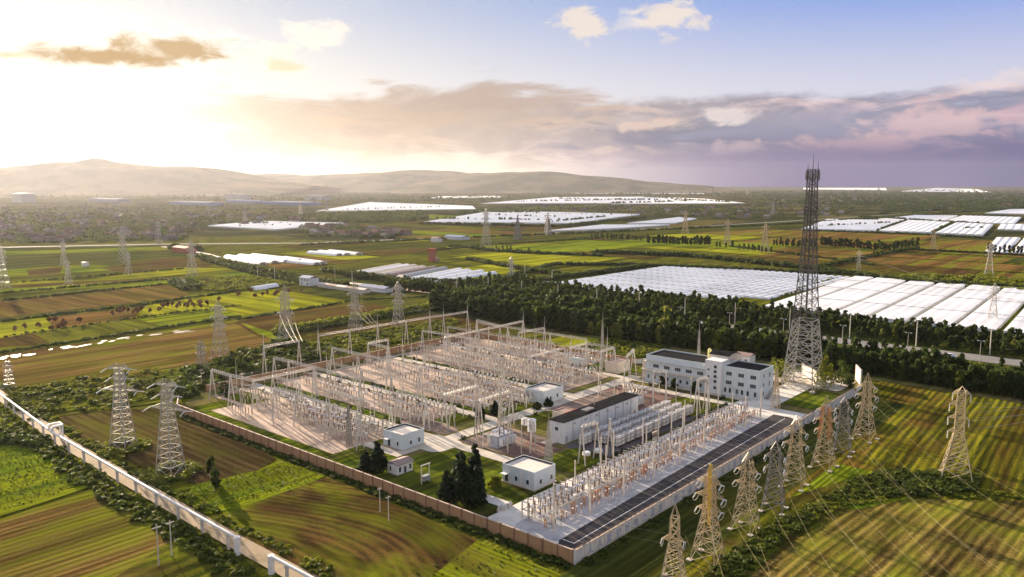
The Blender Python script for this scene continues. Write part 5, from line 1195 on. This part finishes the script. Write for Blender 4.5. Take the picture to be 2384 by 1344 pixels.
hv=MB().bx(-6,6,-4,4,0,4.2);hv.cur=1;hv.add([(-6.5,-4.6,4.2),(6.5,-4.6,4.2),(6.5,0,6.6),(-6.5,0,6.6),(6.5,4.6,4.2),(-6.5,4.6,4.2)],[(0,1,2,3),(3,2,4,5),(1,4,2),(0,3,5)])
def house_kind(rm,wm,l):
    o=hv.build('village_house',[wm,rm]);return Kind(setp(o,l,'house','houses of the far villages'))
HK=[house_kind('house_roof','house_wall','tiny red roofed house in a far village'),house_kind('house_brown','house_grey','tiny brown roofed house in a far village'),house_kind('house_grey','house_wall','tiny grey roofed house in a far village')]
for q,k in [(VL[0],120),(VL[1],34),(VL[2],60),(VL[3],46)]:
    xs=[p[0] for p in q];ys=[p[1] for p in q];c=0
    while c<k:
        x=rnd.uniform(min(xs),max(xs));y=rnd.uniform(min(ys),max(ys));ins=False
        for i in range(len(q)):
            (x1,y1),(x2,y2)=q[i],q[i-1]
            if (y1>y)!=(y2>y) and x<(x2-x1)*(y-y1)/(y2-y1)+x1: ins=not ins
        if ins: X_,Y_=P(x,y);HK[rnd.choice((0,1,1,2))].put((X_,Y_,0),RZ+rnd.choice((0,math.pi/2))+rnd.uniform(-.1,.1),None,1.+.5*rnd.random());c+=1
# ---------------------------------------------------------------- greenhouses
GG='white plastic greenhouse blocks across the plain'
def gblock(label,pts,h=3.,pitch=8.,dirn='u',name='greenhouse_block'):
    """gutter connected tunnels filling the quad; arches run along dirn"""
    q=[uv(*p) for p in pts];a,b,c,d=[np.array(W(*p)[:2]) for p in q]  # a-b near edge, d-c far edge
    L=max(np.linalg.norm(b-a),np.linalg.norm(c-d));n_=max(2,int(L/pitch));mb=MB();k=3;vs=[];prof=[(j/k,math.sin(math.pi*j/k)) for j in range(k)]
    for i in range(n_):
        for s,hh in prof:
            t_=(i+s)/n_
            for e in (a+(b-a)*t_,d+(c-d)*t_): vs.append((e[0],e[1],h*.72+h*.28*hh))
    for e in (b,c): vs.append((e[0],e[1],h*.72))
    m_=len(vs)//2;fs=[(2*i,2*i+2,2*i+3,2*i+1) for i in range(m_-1)]
    base=len(vs);vs+=[(x,y,0.) for x,y,z in (vs[0],vs[2*m_-2],vs[2*m_-1],vs[1])]
    mb.add(vs,fs+[(0,base,base+1)+tuple(2*i for i in range(m_-1,0,-1)),(1,)+tuple(2*i+1 for i in range(1,m_))+(base+2,base+3),(0,1,base+3,base),(2*m_-2,base+1,base+2,2*m_-1)])
    return setp(mb.build(name,'white_film'),label,'greenhouse',GG)
names=['nearest the tree belt, left of the telecom tower','second from the left','third strip, broad','fourth strip','fifth strip','sixth strip under the red and white tower','last strip at the right edge']
# the big strips right of the telecom tower
edges=[(1800,708,1962,647),(1902,698+4,2030,652),(1958,722,2108,656),(2031,735,2172,666),(2135,739,2252,671),(2231,753,2324,676),(2340,762,2400,700)]
SV=[(122,106.5),(103.5,78),(74.5,55.5),(52,32),(28.5,7),(4,-16.5),(-20.5,-42),(-45,-66),(-70,-92)]
for i,(v1,v0) in enumerate(SV):
    root=empty('greenhouse_block',W(384,v0,0),RZ+.05,'big white greenhouse strip beyond the belt, '+['first','second','third','fourth','fifth','sixth','seventh','eighth','ninth'][i]+' from the left','greenhouse',GG)
    w_=v1-v0;n_=max(3,int(w_/6.5));mb=MB();Lg=229-i*.5-(150 if i>6 else 0)*0
    for j in range(n_): mb.arch(0,Lg,w_*(j+.5)/n_,w_/n_*.995,.16,2,2.6)
    for q in (.27,.58,.83): MB().bx(Lg*q,Lg*q+.7,0,w_,2.78,2.95).build('roof_seam','equip_grey',root)
    mb.build('film_roof','white_film',root);MB().bx(.1,Lg-.1,.05,w_-.05,0,2.58).build('side_wall','white_film',root)
# rows of separate tunnels left of them
tk=MB().arch(0,20,0,6.4,1.7,6);tk.cur=1;kt2=Kind(setp(tk.build('plastic_tunnel','white_film'),'single white plastic tunnel in the dense grid of tunnels beyond the belt','greenhouse','grid of white plastic tunnels beyond the belt'))
cnt=0
for i in range(9):
    for j in range(26):
        u=408+i*23.2;v=141+j*6.95
        if i==0 and j<3: continue
        if cnt<296: kt2.put(W(u,v+ (i%2)*.4,0),RZ+rnd.uniform(-.004,.004),None,.97+.06*rnd.random());cnt+=1
for j in range(20): 
    if cnt<300: kt2.put(W(388,214+j*6.95,0),RZ,None,.95);cnt+=1
for l,*pts in [('small white sheet of tunnels left of the belt',(1128,686),(1213,694),(1225,665),(1195,672)),
 ('long white greenhouse sheet far left of centre, behind the village woods',(735,493),(1108,488),(1100,481),(860,472)),
 ('white greenhouse sheet beyond the leftmost village',(484,528),(640,537),(800,522),(610,517)),
 ('large white greenhouse sheet in the centre, behind the tree line',(988,519),(1330,522),(1490,501),(1150,492)),
 ('wide far white greenhouse sheet behind the centre village',(1120,475),(1420,474),(1500,459),(1290,460)),
 ('wide far white greenhouse sheet right of the centre village',(1420,476),(1735,474),(1640,464),(1500,459)),
 ('thin bright greenhouse strip near the horizon in the centre',(1340,451),(1640,452),(1640,442),(1400,446)),
 ('narrow white greenhouse strip in front of the central tree line',(1268,541),(1420,535),(1560,526),(1400,526)),
 ('small white greenhouse strip right of the central tree line',(1460,522),(1570,522),(1622,511),(1580,508)),
 ('pointed white greenhouse block left of the telecom tower top',(1866,535),(2040,540),(2110,515),(1925,513)),
 ('flat white greenhouse block right of the far pointed one',(2044,540),(2170,544),(2220,519),(2114,515)),
 ('far white greenhouse block at right behind a yellow tower',(2176,545),(2288,550),(2312,525),(2226,520)),
 ('striped row of far greenhouses behind the pointed block',(2045,512),(2190,519),(2230,504),(2130,503)),
 ('striped row of far greenhouses reaching the right',(2196,519),(2362,523),(2378,508),(2240,504)),
 ('white greenhouse block with trees in front, near the right edge',(2292,591),(2345,592),(2376,557),(2320,556)),
 ('white greenhouse piece cut by the right edge',(2354,592),(2440,594),(2450,558),(2384,557)),
 ('thin white greenhouse line at far right, upper',(2292,498),(2440,501),(2440,488),(2350,489)),
 ('white greenhouse scrap at the right edge below the far road',(2322,536),(2440,540),(2440,525),(2330,524)),
 ('hairline white greenhouse strip near the right horizon',(1870,441),(2065,443),(2062,438),(1870,437.5)),
 ('second hairline greenhouse strip near the right horizon',(2095,446),(2310,448),(2270,441),(2180,438)),
 ('third hairline greenhouse strip under the left hills',(1000,462),(1180,460),(1180,457),(1020,458))]:
    gblock(l,pts,3.,14. if 'far' in l or 'hair' in l else 9.)
# dark lanes and trees breaking up the far sheets
for a,b,s_,g_ in [((1000,512),(1330,516),2.2,7),((1150,503),(1300,508),2.,9),((1270,521),(1420,506),2.,5),((1180,498),(1480,503),1.6,12),((800,490),(1050,483),2.,14),((1200,471),(1500,466),3.,9),((1300,464),(1680,470),3.,11),((1420,476),(1600,470),3.,8),((1500,460),(1700,473),2.6,9),((560,529),(760,525),1.6,12),((1400,448),(1620,447),4.,16),((1900,530),(2080,521),1.8,9),((2040,540),(2110,515),1.4,2.4),((2170,544),(2222,519),1.4,2.4),((2230,535),(2290,533),1.4,4)]:
    p=P(*a);q=P(*b);L=math.hypot(q[0]-p[0],q[1]-p[1]);k=int(L/g_)
    farl=globals().setdefault('farl',[])
    for i in range(k): 
        if rnd.random()<.6: farl.append((p[0]+(q[0]-p[0])*i/k+rnd.uniform(-3,3),p[1]+(q[1]-p[1])*i/k+rnd.uniform(-3,3),s_*(.6+.9*rnd.random())))
hed2=hed.copy();hed2[:,2]=hed2[:,2]*1.5+1.
stuff('roadside_trees',farl,[hed2],'leaf_belt',1.,1.2,'dark trees and lanes between the far greenhouse sheets')
# polytunnels on the left
def tunnel(label,a,b,wd,h,mat='white_film'):
    p=P(*a);q=P(*b);L=math.hypot(q[0]-p[0],q[1]-p[1]);root=empty('polytunnel',(p[0],p[1],0),math.atan2(q[1]-p[1],q[0]-p[0]),label,'greenhouse','arched polytunnels on the left');
    MB().arch(0,L,0,wd,h,8).build('film_cover',mat,root);MB().bx(L+.02,L+.12,-wd*.3,wd*.3,0,h*.7).build('end_door','galv_dark',root)
for i,(a,b,l) in enumerate([((494,603),(612,618),'front left long one'),((530,600),(640,614),'second one'),((560,598),(668,612),'third one'),((590,597),(700,610),'rearmost of the left half'),((640,608),(738,618),'front right one'),((664,604),(752,616),'rear right one')]): tunnel('white arched polytunnel of the left group, '+l,a,b,11.,3.8)
for i,(a,b,l) in enumerate([((722,591),(790,597),'front one'),((745,589),(808,596),'middle one'),((768,588),(836,595),'rear one')]): tunnel('white arched polytunnel of the small group farther back, '+l,a,b,12.,4.)
for i,(a,b,m_,l) in enumerate([((830,637),(930,619),'paint_cream','pinkish first'),((846,638),(948,620),'white_film','white second'),((862,640),(965,621),'paint_cream','pinkish third'),((885,642),(985,624),'paint_cream','pinkish fourth'),((905,644),(1010,625),'roof_brown','brown fifth'),((930,648),(1035,627),'equip_grey','grey sixth'),((960,652),(1070,630),'white_film','white seventh'),((975,655),(1090,632),'white_film','white eighth'),((992,658),(1120,634),'white_film','white ninth'),((1015,660),(1150,638),'white_film','white tenth')]): tunnel('long low tunnel shed, '+l+' from the left of the row',a,b,8.5,2.8,m_)
tunnel('lone short white tunnel beside the orchard',(588,676),(642,668),8.,3.2)
def px_hut(label,px,py,a,b,h,rise,wm,rm,axis='u',win=(),name='farm_building',rz=0.):
    u,v=uv(px,py);return gable_hut(name,label,u,u+a,v,v+b,h,rise,wm,rm,axis,win,0.,'building',.5,rz)
r_=px_hut('two storey white house with grey roof at the road bend',720,668,10,14,7,1.5,'paint_white','roof_blue','v',[(('x-',0),[(2.5,4.6,1.6,1.3),(6.5,4.6,1.6,1.3),(10.5,4.6,1.6,1.3),(2.5,1.4,1.6,1.3),(10.5,1.4,1.6,1.3)])])
px_hut('long blue roofed shed beside the road at the middle left',895,684,9,32,3.6,1.4,'paint_white','roof_blue','v')
px_hut('red roofed long shed at the left village edge',432,590,14,34,6,2,'trim_red','roof_red','v')
px_hut('little white pump house in the fields at left',196,621,5,7,4,.6,'paint_white','roof_light','v')
px_hut('blue roofed barn at the far road in the middle',1075,560,18,38,5,2,'paint_pale','roof_blue','v')
px_hut('small white shed near the blue roofed barn',1018,565,10,14,6,2,'paint_white','roof_brown','v')
px_hut('round cream dome shed at the end of the tunnel sheds',935,655,7,7,3,2,'paint_cream','paint_cream','v')
for i in range(5): px_hut('low brown roofed farm shed along the old road, '+['first','second','third','fourth','fifth'][i]+' from the left',760+i*22,672+i*3.2,6,12,3,1.,'paint_cream','roof_brown' if i%2 else 'roof_light','v')
# brick chimney tower
x,y=P(1006,610);root=empty('kiln_tower',(x,y,0),RZ,'red brown brick kiln tower standing in the fields in the centre','tower')
MB().bx(-2.8,2.8,-2.8,2.8,0,13).build('shaft','roof_red',root);MB().bx(-3.3,3.3,-3.3,3.3,13.003,15.).build('head','trim_red',root);MB().bx(2.81,8,-3,3,0,4).build('annex','roof_brown',root)
# factory sheds and blocks on the far left
for i,(px,py,a,b,h,l) in enumerate([(440,478,60,330,12,'long pale blue factory roof under the hills'),(560,474,60,260,12,'second pale blue factory roof under the hills'),(660,478,80,300,12,'third pale blue factory roof beside the white sheets'),(40,472,60,120,42,'dark hazy block of flats at the left edge'),(545,466,50,180,30,'grey hazy block of flats under the hills'),(240,470,60,330,14,'pale violet factory hall under the hills'),(730,466,60,160,22,'far grey block right of the factories')]):
    u,v=uv(px,py);o=MB().bx(0,a,-b/2,b/2,0,h).bx(a*.2,a*.8,-b*.46,b*.46,h+.05,h+2.5).build('factory_hall','roof_blue' if i<3 or i==5 else 'equip_grey',None,W(u,v,0),RZ);setp(o,l,'building')
mb=MB();mb.bar((0,0,0),(0,0,48),1.2);mb.bar((-15,0,46),(30,0,46),.9);u,v=uv(540,466);setp(mb.build('tower_crane','galv_dark',None,W(u,v,0),.6),'tower crane over the grey hazy block under the hills','crane')
# ---------------------------------------------------------------- pipe and its road
cl=[(-46.8+4.2,-40),(-46.8+4.2,66),(-46+4.2,110),(-44.2+4.2,180),(-40.5+4,225),(-38+4,256),(-30,330)]
mb=MB();Lp=[W(u-3.9,v) for u,v in cl];Rp=[W(u+1.2,v) for u,v in cl];k=len(cl)
mb.add([(x,y,.35) for x,y,z in Lp+Rp],[(i,i+1,k+i+1,k+i) for i in range(k-1)]);struct('concrete_road',mb,'soil_road')
def ppath(v):
    us=[a[0]-4.3 for a in cl];vs=[a[1] for a in cl];return float(np.interp(v,vs,us))
root=empty('white_pipeline',W(-47,60,0),0,'white elevated pipeline on short piers beside the concrete road','pipeline')
o0=np.array(W(-47,60,0))
mb=MB();pv=list(np.arange(62,262,4.))
for i in range(len(pv)-1): mb.hcyl(np.array(W(ppath(pv[i]),pv[i],4.1))-o0,np.array(W(ppath(pv[i+1]),pv[i+1],4.1))-o0,.38,12)
mb.build('pipe','pipe_white',root)
mb=MB();pv2=list(np.arange(-40,50,4.))
for i in range(len(pv2)-1): mb.hcyl(np.array(W(ppath(pv2[i]),pv2[i],4.1))-o0,np.array(W(ppath(pv2[i+1]),pv2[i+1],4.1))-o0,.38,12)
mb.build('pipe','pipe_white',root)
for v in list(np.arange(66,256,12.5))+[-28,-14,0,14,28,42]:
    p=np.array(W(ppath(v),v,0))-o0;o=MB().bx(-.28,.28,-.3,.3,-.1,3.5).bx(-.4,.4,-.6,.6,3.35,3.65).build('pier','conc_post',root);o.location=p;o.rotation_euler=(0,0,RZ)
for v in (62,48): 
    q=np.array(W(ppath(v),v,0))-o0;MB().hcyl(q+np.array((0,0,-.2)),q+np.array((0,0,4.3)),.75,12).build('riser','pipe_white',root)
# expansion loop over the road
q=[W(ppath(184),184,4.1),W(ppath(184),184,5.8),W(ppath(184)+3.2,183.6,5.8),W(ppath(180)+3.2,180.4,5.8),W(ppath(180),180,5.8),W(ppath(180),180,4.1)];mb=MB()
for a,b in zip(q,q[1:]): mb.hcyl(np.array(a)-o0,np.array(b)-o0,.42,10)
for a in q[2:4]: mb.hcyl(np.array(a)-o0,np.array((a[0],a[1],0))-o0,.3,8)
mb.build('expansion_loop','pipe_white',root)
# ---------------------------------------------------------------- small things
kup=Kind(setp(MB().cyl(0,0,0,9.4,.17,.11,6).bx(-1.,1.,-.07,.07,8.7,8.9).build('utility_pole','conc_post'),'x','pole','concrete utility poles'))
for px,py,l,s in [(370,1320,'bare concrete pole, left of a pair at the lower left',1.05),(400,1298,'bare concrete pole, right of a pair at the lower left',.95),(885,1195,'thin pole left of a pair outside the brick wall',.75),(905,1216,'thin pole right of a pair outside the brick wall',.75),(470,905,'thin pole among the bushes at the left end of the yard',.9)]:
    x,y=P(px,py);kup.put((x,y,0),RZ,l,s)
def lamp(): 
    root=empty('street_lamp',(0,0,0),0,'x','street lamp','street lamps along the highway');MB().cyl(0,0,0,11,.2,.12,6).build('pole','galv',root);MB().bar((0,-1.2,11.3),(0,1.2,11.3),.08).build('arm','galv',root)
    for s in (-1,1): MB().bx(-.3,.3,s*1.2-.4,s*1.2+.4,11.1,11.35).build('lamp_head','equip_white',root)
    return root
kl=Kind(lamp())
for i,v in enumerate(np.arange(-90,330,32)): kl.put(W(290.3,v,0),RZ,'double headed street lamp on the near side of the highway, rising from the belt',1.)
kp2=Kind(setp(pole(13.,'conc_post',.28).build('utility_pole','conc_post'),'tall pale utility pole standing among the belt trees','pole','pale utility poles along the belt'))
for i,v in enumerate(np.arange(-60,400,34)): kp2.put(W(314.5,v,0),RZ,None,1.05)
for px,py in [(600,645),(640,652),(1004,665),(1140,660),(1222,640),(1285,660),(820,660),(780,650),(1090,650),(1130,672)]: x,y=P(px,py);kp2.put((x,y,0),RZ,'tall pale utility pole beside the old road left of the belt',.85)
def car(label,u,v,rz,mat,s=1.,z=.72,van=False):
    root=empty('parked_car' if z>.6 else 'car',W(u,v,z),RZ+rz,label,'car');root.scale=(s,s,s)
    mb=MB();prof=[(-2.2,.35),(-2.25,.8),(-1.3,.98),(-.7,1.45),(.9,1.5),(1.7,1.0),(2.25,.92),(2.25,.35)] if not van else [(-2.2,.35),(-2.25,1.),(-1.7,1.9),(2.2,1.95),(2.25,.35),(0,.35),(0,.35),(0,.35)][:5]
    n_=len(prof);mb.add([(x,y,zz) for y in (-.88,.88) for x,zz in prof],[tuple(range(n_)),tuple(range(2*n_-1,n_-1,-1))]+[(i,n_+i,n_+(i+1)%n_,(i+1)%n_) for i in range(n_)]);mb.build('body',mat,root)
    for sd in (-1,1): MB().bx(-.95,1.3,sd*.885 if sd>0 else -.9,.9 if sd>0 else -.885,1.02,1.38).build('window','glass',root)
    for x in (-1.4,1.4):
        for y in (-.8,.8): MB().hcyl((x,y-.12,.33),(x,y+.12,.33),.33,10).build('wheel','parapet_dark',root)
car('white car parked at the foot of the telecom tower',189,37,.3,'car_white',1.1);car('dark car parked behind the office block corner',186,41.5,.4,'car_dark',1.1);car('white car driving on the highway, seen through the gap in the belt',296,122,math.pi/2,'car_white',1.3,.3)
car('white car on the highway at the right',297,-12,math.pi/2,'car_white',1.2,.3)
# rockery, yard frame, lamps
mb=MB();rr=random.Random(2)
root=empty('rockery',W(12,31.5,.62),0,'pale rock garden by the brick wall corner','rockery')
for i in range(7):
    mb=MB();mb.cyl(rr.uniform(-1.6,1.6),rr.uniform(-1.6,1.6),0,rr.uniform(.8,2.4),rr.uniform(.5,.9),rr.uniform(.1,.3),6);mb.build('rock','rock',root)
root=empty('equipment_frame',W(9.5,60.5,.62),RZ,'small portal frame with grey gear on the lawn by the brick wall','frame')
for a,b in ((0,0),(3.,0)): MB().cyl(a,b,0,5.4,.16,.14,6).build('post','conc_post',root)
MB().bx(-.3,3.3,-.15,.15,5.4,5.65).build('cross_beam','conc_post',root);MB().bx(.3,2.7,-.6,.6,1.2,2.4).bx(.2,2.8,-.7,.7,1.,1.2).build('gear_box','equip_grey',root)
# ---------------------------------------------------------------- haze: one closed box of even air
m,t=new('haze_air');v_=t.n('ShaderNodeVolumePrincipled',{'Color':(.86,.87,1.),'Density':HAZE,'Anisotropy':.55});t.n('ShaderNodeOutputMaterial',{1:v_.outputs[0]})
o=MB().bx(-16000,16000,-560,14500,-1.,470).build('haze','haze_air');setp(o,'thin warm evening haze over the plain',None,None,'stuff')
